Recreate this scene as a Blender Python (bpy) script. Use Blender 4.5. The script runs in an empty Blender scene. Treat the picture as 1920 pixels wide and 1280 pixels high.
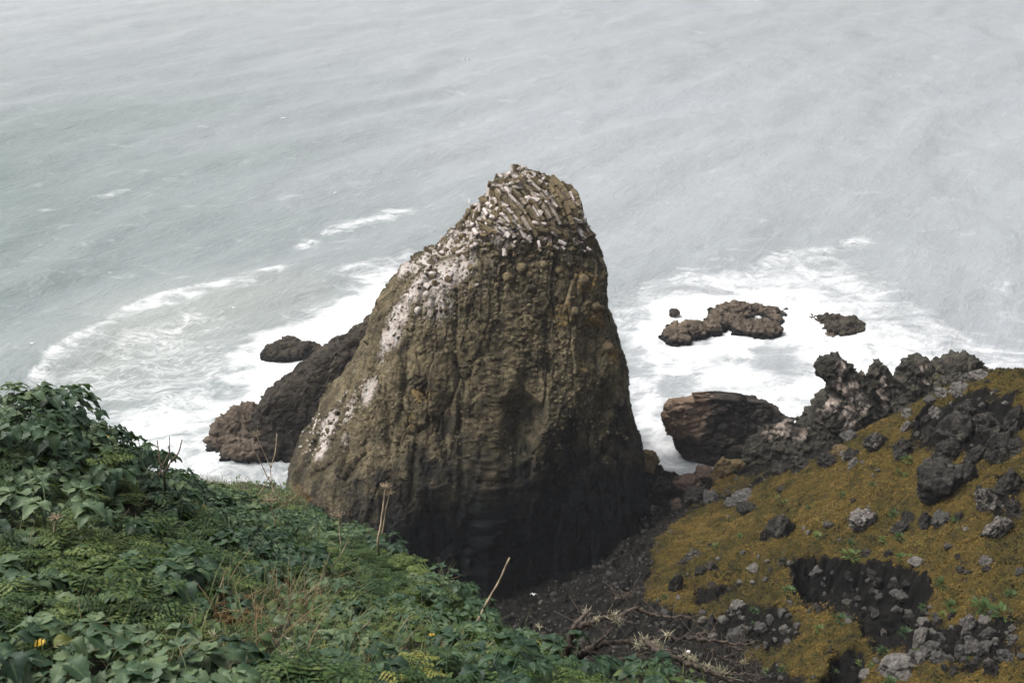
import bpy, math, random
import numpy as np
from math import radians
from mathutils import Vector, Matrix
from mathutils.bvhtree import BVHTree

# ---------------------------------------------------------------- camera, sky, sun, exposure
S = bpy.context.scene
COL = S.collection
H, PITCH, FPX = 60.0, radians(27.0), 1920 * 35 / 36.0
cam_d = bpy.data.cameras.new('camera')
cam_d.lens = 35; cam_d.sensor_width = 36; cam_d.clip_start = 0.1; cam_d.clip_end = 6000
cam = bpy.data.objects.new('camera', cam_d); COL.objects.link(cam)
cam.location = (0, 0, H); cam.rotation_euler = (radians(90) - PITCH, 0, 0)
cam_d.dof.use_dof = True; cam_d.dof.focus_distance = 10; cam_d.dof.aperture_fstop = 8.0
S.camera = cam

SUN_EL, SUN_AZ = radians(57), radians(-76)        # azimuth from +Y towards +X
w = bpy.data.worlds.new('World'); S.world = w; w.use_nodes = True
nt = w.node_tree; bg = nt.nodes['Background']
sky = nt.nodes.new('ShaderNodeTexSky'); sky.sky_type = 'NISHITA'; sky.sun_disc = False
sky.sun_elevation = SUN_EL; sky.sun_rotation = SUN_AZ; sky.air_density = 1.0; sky.dust_density = 9.0; sky.ozone_density = 1.0
hs = nt.nodes.new('ShaderNodeHueSaturation'); hs.inputs['Saturation'].default_value = 0.22
nt.links.new(sky.outputs[0], hs.inputs['Color']); nt.links.new(hs.outputs[0], bg.inputs['Color'])
bg.inputs['Strength'].default_value = 0.12
sd = bpy.data.lights.new('sun', 'SUN'); sd.energy = 1.4; sd.angle = radians(30); sd.color = (1.0, 0.95, 0.88)
sun = bpy.data.objects.new('sun', sd); COL.objects.link(sun)
sun.rotation_euler = Vector((math.sin(SUN_AZ) * math.cos(SUN_EL), math.cos(SUN_AZ) * math.cos(SUN_EL), math.sin(SUN_EL))).to_track_quat('Z', 'Y').to_euler()
S.view_settings.view_transform = 'Standard'; S.view_settings.look = 'None'
S.view_settings.exposure = 0.86; S.view_settings.gamma = 1.0
try:
    S.cycles.use_denoising = True; S.cycles.denoising_prefilter = 'ACCURATE'; S.cycles.denoising_input_passes = 'RGB_ALBEDO_NORMAL'
    S.cycles.max_bounces = 5; S.cycles.diffuse_bounces = 3; S.cycles.glossy_bounces = 2; S.cycles.transmission_bounces = 2
    S.cycles.volume_bounces = 0; S.cycles.transparent_max_bounces = 4
except Exception:
    pass

rng = np.random.default_rng(7)
random.seed(7)

# ---------------------------------------------------------------- pixel -> place helpers (photo pixels, 1920 x 1280)
CP, SP = math.cos(PITCH), math.sin(PITCH)
def ray(px, py):
    u = (px - 960) / FPX; v = (640 - py) / FPX
    return np.array([u, CP + v * SP, -SP + v * CP])
def at_z(px, py, z):
    d = ray(px, py); return np.array([0, 0, H]) + d * ((z - H) / d[2])
def at_d(px, py, zc):
    return np.array([0, 0, H]) + ray(px, py) * zc
def at_y(px, py, y):
    d = ray(px, py); return np.array([0, 0, H]) + d * (y / d[1])
def project(P):
    P = np.asarray(P, float); x, y, z = P[..., 0], P[..., 1], P[..., 2] - H
    zc = y * CP - z * SP; up = y * SP + z * CP
    return 960 + FPX * x / zc, 640 - FPX * up / zc, zc

# ---------------------------------------------------------------- noise
_perm = np.random.default_rng(3).permutation(256); _perm = np.concatenate([_perm, _perm, _perm]).astype(np.int32)
_G = np.random.default_rng(4).normal(size=(256, 3)).astype(np.float32); _G /= np.linalg.norm(_G, axis=1)[:, None]
_R = np.random.default_rng(5).random((256, 4)).astype(np.float32)
def _hash(ix, iy, iz):
    return _perm[_perm[_perm[ix & 255] + (iy & 255)] + (iz & 255)]
def perlin(P):
    P = np.asarray(P, np.float32); I = np.floor(P).astype(np.int32); F = P - I
    U = F * F * F * (F * (F * 6 - 15) + 10); out = 0
    for dx in (0, 1):
        wx = U[:, 0] if dx else 1 - U[:, 0]
        for dy in (0, 1):
            wy = U[:, 1] if dy else 1 - U[:, 1]
            for dz in (0, 1):
                wz = U[:, 2] if dz else 1 - U[:, 2]
                g = _G[_hash(I[:, 0] + dx, I[:, 1] + dy, I[:, 2] + dz)]
                out = out + wx * wy * wz * (g[:, 0] * (F[:, 0] - dx) + g[:, 1] * (F[:, 1] - dy) + g[:, 2] * (F[:, 2] - dz))
    return out * 1.6
def fbm(P, o=4, gain=0.5, lac=2.03, ridge=False):
    a, s, n = 1.0, 0.0, 0.0; P = np.asarray(P, np.float32)
    for k in range(o):
        v = perlin(P + 17.3 * k)
        if ridge: v = 1 - 2 * np.abs(v)
        s = s + a * v; n += a; a *= gain; P = P * lac
    return s / n
def worley(P):
    P = np.asarray(P, np.float32); I = np.floor(P).astype(np.int32); F = P - I
    f1 = np.full(len(P), 9.0, np.float32); f2 = f1.copy(); idr = np.zeros(len(P), np.float32)
    for dx in (-1, 0, 1):
        for dy in (-1, 0, 1):
            for dz in (-1, 0, 1):
                h = _hash(I[:, 0] + dx, I[:, 1] + dy, I[:, 2] + dz); r = _R[h]
                d = np.sqrt((dx + r[:, 0] - F[:, 0]) ** 2 + (dy + r[:, 1] - F[:, 1]) ** 2 + (dz + r[:, 2] - F[:, 2]) ** 2)
                c = d < f1
                f2 = np.where(c, f1, np.minimum(f2, d)); idr = np.where(c, r[:, 3], idr); f1 = np.where(c, d, f1)
    return f1, f2, idr
def facets(P, tilt=1.3, seed=0.0):
    """angular broken-rock relief: every cell is a tilted plane, with a crack between cells"""
    P = np.asarray(P, np.float32) + seed; I = np.floor(P).astype(np.int32); F = P - I
    f1 = np.full(len(P), 9.0, np.float32); f2 = f1.copy(); best = np.zeros(len(P), np.int32); off = np.zeros_like(P)
    for dx in (-1, 0, 1):
        for dy in (-1, 0, 1):
            for dz in (-1, 0, 1):
                h = _hash(I[:, 0] + dx, I[:, 1] + dy, I[:, 2] + dz); r = _R[h]
                o = np.stack([dx + r[:, 0] - F[:, 0], dy + r[:, 1] - F[:, 1], dz + r[:, 2] - F[:, 2]], 1); d = np.abs(o).max(1) * .55 + np.sqrt((o * o).sum(1)) * .45
                c = d < f1
                f2 = np.where(c, f1, np.minimum(f2, d)); best = np.where(c, h, best); off = np.where(c[:, None], o, off); f1 = np.where(c, d, f1)
    return (_R[best, 3] - .5) + tilt * (off * _G[best]).sum(1), f2 - f1, _R[best, 2]
def sstep(a, b, x):
    t = np.clip((x - a) / (b - a), 0, 1); return t * t * (3 - 2 * t)
def sdpoly(P, poly):                                   # signed distance, inside > 0
    poly = np.asarray(poly, float)[:, :2]; x, y = P[:, 0], P[:, 1]
    d = np.full(len(P), 1e9); ins = np.zeros(len(P), bool)
    for a, b in zip(poly, np.roll(poly, -1, 0)):
        e = b - a; L = e @ e + 1e-12
        t = np.clip(((x - a[0]) * e[0] + (y - a[1]) * e[1]) / L, 0, 1)
        d = np.minimum(d, (x - a[0] - t * e[0]) ** 2 + (y - a[1] - t * e[1]) ** 2)
        c = (a[1] > y) != (b[1] > y)
        ins ^= c & (x < (b[0] - a[0]) * (y - a[1]) / (b[1] - a[1] + 1e-12) + a[0])
    d = np.sqrt(d); return np.where(ins, d, -d)
def dline(P, line):                                    # distance to a polyline and position along it
    line = np.asarray(line, float); x, y = P[:, 0], P[:, 1]; d = np.full(len(P), 1e9); s = np.zeros(len(P)); side = np.zeros(len(P))
    for k, (a, b) in enumerate(zip(line[:-1, :2], line[1:, :2])):
        e = b - a; L = e @ e + 1e-12
        t = np.clip(((x - a[0]) * e[0] + (y - a[1]) * e[1]) / L, 0, 1)
        q = (x - a[0] - t * e[0]) ** 2 + (y - a[1] - t * e[1]) ** 2; c = q < d
        cr = e[0] * (y - a[1]) - e[1] * (x - a[0])
        d = np.where(c, q, d); s = np.where(c, k + t, s); side = np.where(c, np.sign(cr), side)
    return np.sqrt(d), s, side
class TPS:
    def __init__(s, pts, smooth=0.02):
        p = np.asarray(pts, float); s.c = p[:, :2]; n = len(p)
        K = s.k(np.linalg.norm(s.c[:, None] - s.c[None], axis=2)) + smooth * np.eye(n)
        Q = np.hstack([np.ones((n, 1)), s.c]); A = np.block([[K, Q], [Q.T, np.zeros((3, 3))]])
        s.w = np.linalg.solve(A, np.concatenate([p[:, 2], np.zeros(3)]))
    @staticmethod
    def k(r):
        return r                                        # linear kernel: no wild overshoot
    def __call__(s, P):
        P = np.asarray(P, float); out = np.empty(len(P))
        for i in range(0, len(P), 60000):
            q = P[i:i + 60000, :2]
            out[i:i + 60000] = s.k(np.linalg.norm(q[:, None] - s.c[None], axis=2)) @ s.w[:-3] + s.w[-3] + q @ s.w[-2:]
        return out

# ---------------------------------------------------------------- mesh helpers
def mesh_np(name, V, F, mat=None, parent=None, attrs=None, smooth=True, mat_idx=None):
    """V (n,3); F (m,k) array, or list of such arrays"""
    V = np.asarray(V, np.float32); Fs = [np.asarray(f, np.int32) for f in (F if isinstance(F, list) else [F]) if len(f)]
    me = bpy.data.meshes.new(name); me.vertices.add(len(V)); me.vertices.foreach_set('co', V.ravel())
    cnt = np.concatenate([np.full(len(f), f.shape[1], np.int32) for f in Fs]); idx = np.concatenate([f.ravel() for f in Fs])
    me.loops.add(len(idx)); me.loops.foreach_set('vertex_index', idx)
    me.polygons.add(len(cnt)); st = np.concatenate([[0], np.cumsum(cnt)[:-1]]).astype(np.int32)
    me.polygons.foreach_set('loop_start', st); me.polygons.foreach_set('loop_total', cnt)
    me.polygons.foreach_set('use_smooth', np.full(len(cnt), smooth))
    for k, a in (attrs or {}).items():
        at = me.attributes.new(k, 'FLOAT', 'POINT'); at.data.foreach_set('value', np.asarray(a, np.float32))
    for m in (mat if isinstance(mat, list) else [mat] if mat else []): me.materials.append(m)
    if mat_idx is not None: me.polygons.foreach_set('material_index', np.asarray(mat_idx, np.int32))
    me.update(calc_edges=True); me.validate()
    o = bpy.data.objects.new(name, me); COL.objects.link(o)
    if parent: o.parent = parent
    return o
def grid_faces(ny, nx, wrap=False):
    i = np.arange(ny - 1)[:, None] * nx; j = np.arange(nx if wrap else nx - 1)[None]; j2 = (j + 1) % nx
    return np.stack([i + j, i + j2, i + nx + j2, i + nx + j], -1).reshape(-1, 4)
def grid_normals(V, wrap):
    if wrap: dj = np.roll(V, -1, 1) - np.roll(V, 1, 1)
    else: dj = np.gradient(V, axis=1)
    di = np.gradient(V, axis=0); n = np.cross(di, dj); L = np.linalg.norm(n, axis=2, keepdims=True)
    return n / np.maximum(L, 1e-9)
def bvh_np(V, F):
    return BVHTree.FromPolygons(np.asarray(V, float).tolist(), np.asarray(F).tolist())
def hit(bvh, px, py):
    d = Vector(ray(px, py)).normalized(); r = bvh.ray_cast(Vector((0, 0, H)), d)
    return (np.array(r[0]), np.array(r[1])) if r[0] is not None else (None, None)
def tag(o, label=None, cat=None, group=None, kind=None):
    if label: o['label'] = label
    if cat: o['category'] = cat
    if group: o['group'] = group
    if kind: o['kind'] = kind
    return o
def empty(name, loc):
    o = bpy.data.objects.new(name, None); COL.objects.link(o); o.location = loc; return o
class MB:
    """collects pieces into one mesh"""
    def __init__(s): s.V, s.F, s.n, s.A = [], {}, 0, []
    def add(s, V, F, a=0.0):
        V = np.asarray(V, float); F = np.asarray(F, int)
        s.V.append(V); s.F.setdefault(F.shape[1], []).append(F + s.n); s.n += len(V)
        s.A.append(np.broadcast_to(np.asarray(a, float), (len(V),)))
    def tube(s, pts, r0, r1=None, n=6, a=0.0):
        pts = np.asarray(pts, float); m = len(pts); r1 = r0 if r1 is None else r1
        t = np.gradient(pts, axis=0); t /= np.linalg.norm(t, axis=1)[:, None] + 1e-9
        ref = np.array([0.31, 0.8, 0.52]); e1 = np.cross(t, ref); e1 /= np.linalg.norm(e1, axis=1)[:, None] + 1e-9; e2 = np.cross(t, e1)
        r = np.linspace(r0, r1, m)[:, None, None] if np.ndim(r0) == 0 else np.asarray(r0)[:, None, None]
        th = np.arange(n) * 2 * math.pi / n
        V = pts[:, None] + r * (np.cos(th)[None, :, None] * e1[:, None] + np.sin(th)[None, :, None] * e2[:, None])
        b = s.n; s.add(V.reshape(-1, 3), grid_faces(m, n, True), a)
        s.add(pts[[0, -1]], np.zeros((0, 3), int), a)
        i = np.arange(n); j = (i + 1) % n; c = b + m * n
        s.F.setdefault(3, []).append(np.stack([np.full(n, c), b + j, b + i], 1))
        s.F[3].append(np.stack([np.full(n, c + 1), b + (m - 1) * n + i, b + (m - 1) * n + j], 1))
    def build(s, name, mat, parent=None, smooth=True, origin=None):
        V = np.vstack(s.V)
        if origin is not None: V = V - np.asarray(origin)
        return mesh_np(name, V, [np.vstack(f) for f in s.F.values()], mat, parent, {'tone': np.concatenate(s.A)}, smooth)
def spline(pts, n):
    pts = np.asarray(pts, float); t = np.concatenate([[0], np.cumsum(np.linalg.norm(np.diff(pts, axis=0), axis=1))]); t /= t[-1]
    q = np.linspace(0, 1, n); out = np.stack([np.interp(q, t, pts[:, k]) for k in range(pts.shape[1])], 1)
    for _ in range(max(1, n // (len(pts) * 3))):
        out[1:-1] = 0.25 * out[:-2] + 0.5 * out[1:-1] + 0.25 * out[2:]
    return out

# ---------------------------------------------------------------- materials
def new_mat(name):
    m = bpy.data.materials.new(name); m.use_nodes = True; t = m.node_tree; b = t.nodes['Principled BSDF']; return m, t, b
class N:
    """small node-tree writer"""
    def __init__(s, t): s.t = t
    def n(s, kind, ins=None, **kw):
        x = s.t.nodes.new(kind)
        for k, v in kw.items(): setattr(x, k, v)
        for k, v in (ins or {}).items():
            if hasattr(v, 'is_output'): s.t.links.new(v, x.inputs[k])
            else: x.inputs[k].default_value = v
        return x
    def attr(s, name): return s.n('ShaderNodeAttribute', attribute_name=name).outputs['Fac']
    def pos(s): return s.n('ShaderNodeNewGeometry').outputs['Position']
    def obj(s): return s.n('ShaderNodeTexCoord').outputs['Object']
    def noise(s, vec, scale, detail=4, rough=0.55, dist=0.0):
        return s.n('ShaderNodeTexNoise', {'Vector': vec, 'Scale': scale, 'Detail': detail, 'Roughness': rough, 'Distortion': dist}).outputs['Fac']
    def vor(s, vec, scale, feature='F1', out='Distance'):
        return s.n('ShaderNodeTexVoronoi', {'Vector': vec, 'Scale': scale}, feature=feature).outputs[out]
    def math(s, op, a, b=0.0, clamp=False):
        return s.n('ShaderNodeMath', {0: a, 1: b}, operation=op, use_clamp=clamp).outputs[0]
    def rng(s, v, a, b, c=0.0, d=1.0, smooth=True):
        return s.n('ShaderNodeMapRange', {'Value': v, 'From Min': a, 'From Max': b, 'To Min': c, 'To Max': d}, interpolation_type='SMOOTHSTEP' if smooth else 'LINEAR').outputs[0]
    def mix(s, f, a, b):
        x = s.n('ShaderNodeMix', data_type='RGBA'); 
        for i, v in ((0, f), (6, a), (7, b)):
            if hasattr(v, 'is_output'): s.t.links.new(v, x.inputs[i])
            else: x.inputs[i].default_value = (*v, 1) if i and len(v) == 3 else v
        return x.outputs[2]
    def ramp(s, f, stops):
        x = s.n('ShaderNodeValToRGB', {'Fac': f}); cr = x.color_ramp
        while len(cr.elements) < len(stops): cr.elements.new(0.5)
        for e, (p, c) in zip(cr.elements, stops): e.position = p; e.color = (*c, 1)
        return x.outputs[0]
    def scale(s, vec, sc): return s.n('ShaderNodeVectorMath', {0: vec, 1: sc}, operation='MULTIPLY').outputs[0]
    def bump(s, h, strength, dist, normal=None):
        ins = {'Height': h, 'Strength': strength, 'Distance': dist}
        if normal is not None: ins['Normal'] = normal
        return s.n('ShaderNodeBump', ins).outputs[0]

def rock_mat(name, dark, mid, light, guano=(0.60, 0.575, 0.55), lich=(0.24, 0.16, 0.05), moss=(0.075, 0.08, 0.02), wet_shade_col=(0.006, 0.0068, 0.0075), sc=1.0, rough=0.85, stain=0.42):
    m, t, b = new_mat(name); q = N(t); p = q.obj()
    n1 = q.noise(p, 0.35 * sc, 6, 0.6); n2 = q.noise(p, 2.2 * sc, 6, 0.65); n3 = q.noise(p, 7 * sc, 5, 0.75)
    v = q.math('ADD', q.math('MULTIPLY', n1, 0.35), q.math('ADD', q.math('MULTIPLY', n2, 0.4), q.math('MULTIPLY', n3, 0.35)))
    c = q.ramp(v, [(0.36, dark), (0.53, mid), (0.70, light)])
    peb = q.n('ShaderNodeTexVoronoi', {'Vector': p, 'Scale': 2.6 * sc}, feature='F1')
    pc = q.rng(q.n('ShaderNodeSeparateColor', {'Color': peb.outputs['Color']}).outputs[0], 0.72, 0.98)
    c = q.mix(q.math('MULTIPLY', pc, q.rng(peb.outputs['Distance'], 0.45, 0.2, 0, 0.55)), c, light)
    pb2 = q.n('ShaderNodeTexVoronoi', {'Vector': p, 'Scale': 5.5 * sc}, feature='F1')
    c = q.mix(q.math('MULTIPLY', q.rng(q.n('ShaderNodeSeparateColor', {'Color': pb2.outputs['Color']}).outputs[1], 0.60, 0.95), q.rng(pb2.outputs['Distance'], 0.40, 0.15, 0, 0.6)), c, light)
    stn = q.noise(q.scale(p, (.55 * sc, .55 * sc, .10 * sc)), 1.0, 5, 0.6, 0.4)
    c = q.mix(q.math('MULTIPLY', q.rng(stn, 0.50, 0.68), stain), c, dark)
    lf = q.rng(q.math('ADD', q.attr('lichen'), q.math('MULTIPLY', q.math('SUBTRACT', n2, 0.5), 1.3)), 0.42, 0.75)
    c = q.mix(lf, c, lich)
    mf = q.rng(q.math('ADD', q.attr('moss'), q.math('MULTIPLY', q.math('SUBTRACT', n2, 0.5), 1.6)), 0.45, 0.8)
    c = q.mix(q.math('MULTIPLY', mf, 0.85), c, q.mix(n3, moss, (moss[0] * 2.2, moss[1] * 1.7, moss[2] * 1.3)))
    wf = q.rng(q.math('ADD', q.attr('wet_shade'), q.math('MULTIPLY', q.math('SUBTRACT', n2, 0.5), 1.1)), 0.12, 1.0)
    c = q.mix(wf, c, q.mix(n3, wet_shade_col, tuple(2.6 * x for x in wet_shade_col)))  # near-black tone for damp rock, and for the shade painted on the stack's foot
    gn = q.math('ADD', q.math('MULTIPLY', q.math('SUBTRACT', n3, 0.5), 1.1), q.math('MULTIPLY', q.math('SUBTRACT', n2, 0.5), 1.1))
    gf = q.rng(q.math('ADD', q.attr('guano'), gn), 0.34, 0.80)
    gc = q.mix(q.rng(n2, 0.35, 0.65), guano, (guano[0] * .62, guano[1] * .54, guano[2] * .50))
    c = q.mix(q.math('MULTIPLY', gf, 0.88), c, gc)
    t.links.new(c, b.inputs['Base Color'])
    t.links.new(q.rng(wf, 0, 1, rough, 0.68), b.inputs['Roughness'])
    b.inputs['Specular IOR Level'].default_value = 0.09
    h = q.math('ADD', q.math('MULTIPLY', n3, 0.6), q.math('MULTIPLY', q.noise(p, 26 * sc, 3, 0.7), 0.4))
    t.links.new(q.bump(h, 1.0, 0.20 / sc), b.inputs['Normal'])
    return m
# ---------------------------------------------------------------- water
def foam_mat():
    m, t, b = new_mat('sea_water'); q = N(t); p = q.pos()
    warp = q.n('ShaderNodeTexNoise', {'Vector': q.scale(p, (0.12, 0.12, 0)), 'Scale': 1.0, 'Detail': 3}).outputs['Color']
    pw = q.n('ShaderNodeVectorMath', {0: p, 1: q.scale(q.n('ShaderNodeVectorMath', {0: warp, 1: (0.5, 0.5, 0.5)}, operation='SUBTRACT').outputs[0], (7, 7, 0))}, operation='ADD').outputs[0]
    a = q.attr('foam'); lace = q.attr('lace')
    soft = q.noise(q.scale(pw, (0.16, 0.30, 0)), 1.0, 7, 0.62, 0.6)
    fine = q.noise(q.scale(pw, (0.8, 1.4, 0)), 1.0, 6, 0.7, 0.8)
    rid = q.math('SUBTRACT', 1.0, q.math('MULTIPLY', q.math('ABSOLUTE', q.math('SUBTRACT', q.noise(q.scale(pw, (0.22, 0.42, 0)), 1.0, 6, 0.66, 0.9), 0.5)), 11.0), True)
    sv = q.math('ADD', q.math('ADD', a, q.math('MULTIPLY', q.math('SUBTRACT', soft, 0.5), 1.9)), q.math('MULTIPLY', q.math('SUBTRACT', fine, 0.5), 1.05))
    f1 = q.math('MULTIPLY', q.rng(sv, 0.10, 1.25), .97)
    lv = q.math('MULTIPLY', q.math('ADD', q.math('MULTIPLY', rid, 0.75), q.math('MULTIPLY', fine, 0.45)), lace)
    f2 = q.math('MULTIPLY', q.math('MULTIPLY', q.rng(lv, 0.30, 1.0), 0.75), q.rng(soft, .36, .6, .25, 1.0))
    f = q.math('MAXIMUM', f1, f2)
    n0 = q.noise(q.scale(q.n('ShaderNodeVectorRotate', {'Vector': p, 'Angle': radians(-48)}, rotation_type='Z_AXIS').outputs[0], (0.008, 0.022, 0)), 1.0, 4, 0.55, 0.5)
    base = q.ramp(n0, [(0.25, (0.222, 0.243, 0.252)), (0.75, (0.258, 0.275, 0.296))])
    base = q.mix(q.math('MULTIPLY', q.attr('deep'), q.rng(n0, .2, .8, 1.0, .45)), base, (0.085, 0.122, 0.115))
    base = q.mix(q.attr('silt'), base, (0.25, 0.27, 0.255))
    c = q.mix(f, base, (0.70, 0.71, 0.725))
    t.links.new(c, b.inputs['Base Color']); t.links.new(q.rng(f, 0, 1, 0.30, 0.75), b.inputs['Roughness']); b.inputs['IOR'].default_value = 1.33
    pr_ = q.n('ShaderNodeVectorRotate', {'Vector': p, 'Angle': radians(-48)}, rotation_type='Z_AXIS').outputs[0]
    w1 = q.noise(q.scale(pr_, (0.10, 0.22, 0)), 1.0, 5, 0.6, 0.6); w2 = q.noise(q.scale(pr_, (0.5, 1.0, 0)), 1.0, 5, 0.65, 0.4)
    w3 = q.noise(q.scale(pr_, (2.2, 3.6, 0)), 1.0, 3, 0.6)
    hh = q.math('ADD', q.math('ADD', q.math('MULTIPLY', w1, 1.2), q.math('MULTIPLY', w2, 0.7)), q.math('MULTIPLY', w3, 0.08))
    t.links.new(q.bump(hh, q.rng(f, 0, 1, 0.42, 0.3), 1.0), b.inputs['Normal'])
    return m
def build_water():
    ys = np.concatenate([np.linspace(-120, 38, 24)[:-1], 38 + (np.geomspace(30, 1500, 620) - 30)])
    us = np.linspace(-1, 1, 640); half = np.where(ys < 60, 110, 110 + (ys - 60) * 0.95)
    Y = np.repeat(ys[:, None], len(us), 1); X = half[:, None] * us[None]
    P = np.stack([X, Y, np.zeros_like(X)], -1).reshape(-1, 3)
    # long swell coming in from the upper left, heights fade near the rocks
    s = P[:, 0] * .74 - P[:, 1] * .67; PR = np.stack([P[:, 0] * .67 + P[:, 1] * .74, s, s * 0], 1)
    wob = fbm(P * [0.012, 0.012, 0], 3) * 34
    sw = np.sin((s + wob) * 2 * math.pi / 26.0) * (0.5 + 0.5 * fbm(P * [0.02, 0.02, 0] + 5, 2)) * 1.0
    sw += fbm(PR * [0.06, 0.13, 0], 5) * 0.8
    P[:, 2] = sw * sstep(40, 110, P[:, 1]) * sstep(900, 500, P[:, 1])
    # foam, laid out on the water surface round the rocks
    F = np.zeros(len(P)); L = np.zeros(len(P)); SI = np.zeros(len(P)); near = (P[:, 1] < 330) & (np.abs(P[:, 0]) < 220); Q = P[near]
    wq = Q[:, :2] + np.stack([fbm(Q * [.09, .09, 0] + 3, 4) * 4.5, fbm(Q * [.09, .09, 0] + 31, 4) * 4.5], 1)
    f = np.zeros(len(Q)); l = np.zeros(len(Q)); si = np.zeros(len(Q))
    def poly(px, soft, v, arr, out=0.0):
        d = sdpoly(wq, [at_z(x, y, 0) for x, y in px]); np.maximum(arr, v * sstep(-out - soft * .5, soft, d), out=arr)
    def stroke(px, wid, v, arr, lag=0.0):
        d, s_, side = dline(wq, [at_z(x, y, 0) for x, y in px])
        wl = np.where(side < 0, wid + lag, wid); n = len(px) - 1
        taper = sstep(-0.02, 0.3, s_) * sstep(n + 0.02, n - 0.3, s_)
        np.maximum(arr, v * np.exp(-(d / wl) ** 2) * (0.35 + 0.65 * taper), out=arr)
    # left side
    poly([(775, 470), (700, 502), (640, 540), (560, 585), (480, 625), (430, 655), (405, 700), (375, 745), (380, 800), (385, 900), (560, 900), (760, 700)], 9.0, 1.2, f)
    poly([(720, 490), (600, 550), (420, 640), (330, 720), (200, 760), (130, 800), (250, 960), (560, 960), (700, 700)], 8.0, 0.62, f)
    poly([(430, 560), (250, 600), (80, 690), (20, 760), (150, 900), (420, 900), (500, 640)], 6.0, 0.24, f)
    poly([(430, 570), (250, 600), (80, 690), (20, 760), (150, 900), (420, 900), (480, 640)], 6.0, 0.75, l)
    stroke([(20, 730), (90, 672), (180, 622), (250, 577), (340, 552), (430, 530), (530, 492)], 1.1, 1.0, l, 2.5)
    stroke([(20, 730), (90, 672), (180, 622), (250, 577), (340, 552), (430, 530), (530, 492)], 0.8, 0.48, f, 3.5)
    stroke([(545, 455), (620, 430), (700, 405), (800, 384)], 1.6, 0.95, l, 2.0); stroke([(590, 440), (640, 425), (700, 405), (780, 388)], 1.3, 0.36, f, 2.0)
    stroke([(190, 372), (230, 358), (272, 346)], 1.2, 0.38, f)
    stroke([(280, 670), (330, 622), (385, 580)], 1.6, 0.9, l, 1.0); stroke([(640, 510), (700, 500), (740, 500)], 2.0, 0.5, f)
    # right side
    poly([(1130, 560), (1240, 550), (1330, 525), (1400, 490), (1500, 500), (1600, 545), (1680, 590), (1780, 630), (1900, 665), (1960, 700), (1700, 760), (1500, 900), (1190, 900)], 11.0, 0.78, f)
    poly([(1120, 545), (1330, 505), (1400, 478), (1520, 470), (1640, 500), (1700, 570), (1820, 620), (1960, 660), (1960, 700), (1190, 900)], 7.0, 0.55, f)
    stroke([(1370, 493), (1440, 478), (1510, 470), (1560, 460)], 1.5, 0.38, f, 2.5); stroke([(1370, 493), (1440, 478), (1510, 470), (1580, 455), (1650, 436)], 2.0, 0.9, l, 2.5)
    poly([(1300, 580), (1440, 600), (1460, 700), (1300, 700)], 6.0, 1.4, f); poly([(1200, 560), (1300, 545), (1400, 560), (1300, 620), (1240, 640), (1240, 870), (1190, 870)], 4.0, 1.4, f)
    poly([(1460, 580), (1530, 560), (1640, 610), (1620, 660), (1480, 650)], 6.0, 1.3, f)
    hole = np.zeros(len(Q))
    poly([(1310, 640), (1400, 625), (1480, 650), (1540, 690), (1480, 720), (1360, 690)], 4.0, 0.62, hole); poly([(1190, 690), (1330, 700), (1420, 740), (1200, 735)], 3.0, 0.45, hole)
    f -= hole
    for a_, b_, v in (((200, 300), 30, .30), ((620, 560), 14, .2)): pass
    poly([(150, 560), (500, 500), (700, 520), (500, 640), (200, 760), (0, 760)], 14, 1.0, si)
    # open sea on the left is greener
    F[near] = f; L[near] = l; SI[near] = si * 0.7
    o = mesh_np('water', P, grid_faces(len(ys), len(us)), foam_mat(), None, {'foam': F, 'lace': L, 'silt': SI, 'deep': sstep(40, -110, P[:, 0] + .18 * (P[:, 1] - 120) + 25 * fbm(P * [.01, .01, 0] + 7, 2)) * sstep(420, 160, P[:, 1])})
    tag(o, 'pale grey green sea with white surf round the rocks', 'water', kind='structure'); return o
build_water()

# ---------------------------------------------------------------- headland terrain (one height field from surveyed points)
def P3(l): return [at_z(*a) for a in l]
TP = P3([(1190, 850, 4.5), (1230, 880, 3.4), (1285, 892, 3.0), (1350, 882, 3.8), (1420, 880, 5), (1500, 866, 7), (1600, 828, 10.2), (1700, 790, 14.5), (1800, 745, 18.8), (1870, 706, 22.4), (1920, 690, 24.4), (2050, 655, 29.5),
         (1300, 960, 6), (1250, 1000, 7), (1240, 1100, 8), (1500, 1000, 13), (1700, 900, 17.5), (1900, 850, 23), (1900, 1000, 22), (1700, 1050, 18), (1900, 1250, 22), (1500, 1250, 15), (1270, 1250, 9.5), (1400, 1120, 11), (1600, 1150, 15.5),
         (1400, 940, 7.5), (1170, 920, 3.0), (1150, 985, 1.6), (1105, 1060, 1.2), (1000, 1120, 1.2), (950, 1150, 1.5), (960, 1165, 2.5), (1100, 1085, 4.2), (1200, 1012, 6.2), (1100, 1200, 6.0), (1000, 1230, 5.0), (850, 1150, 1.5), (800, 1100, 1.0), (1060, 1000, 1.0), (900, 1050, 1.0)])
TP = [tuple(p) for p in TP]
for px, py, z, dy, dz in ((1285, 892, 3.0, 4, 4.5), (1350, 882, 3.8, 4, 4.5), (1420, 880, 5, 3, 3), (1500, 866, 7, 3, 3.5), (1600, 828, 10.2, 3, 4.5), (1700, 790, 14.5, 3, 5.5), (1800, 745, 18.8, 3, 6), (1870, 706, 22.4, 3, 6.5), (1920, 690, 24.4, 3, 7), (2050, 655, 29.5, 3, 7)):
    p = at_z(px, py, z); TP.append((p[0] + 1.0, p[1] + dy, z - dz)); TP.append((p[0] + 4, p[1] + dy + 14, -3.5))
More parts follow.
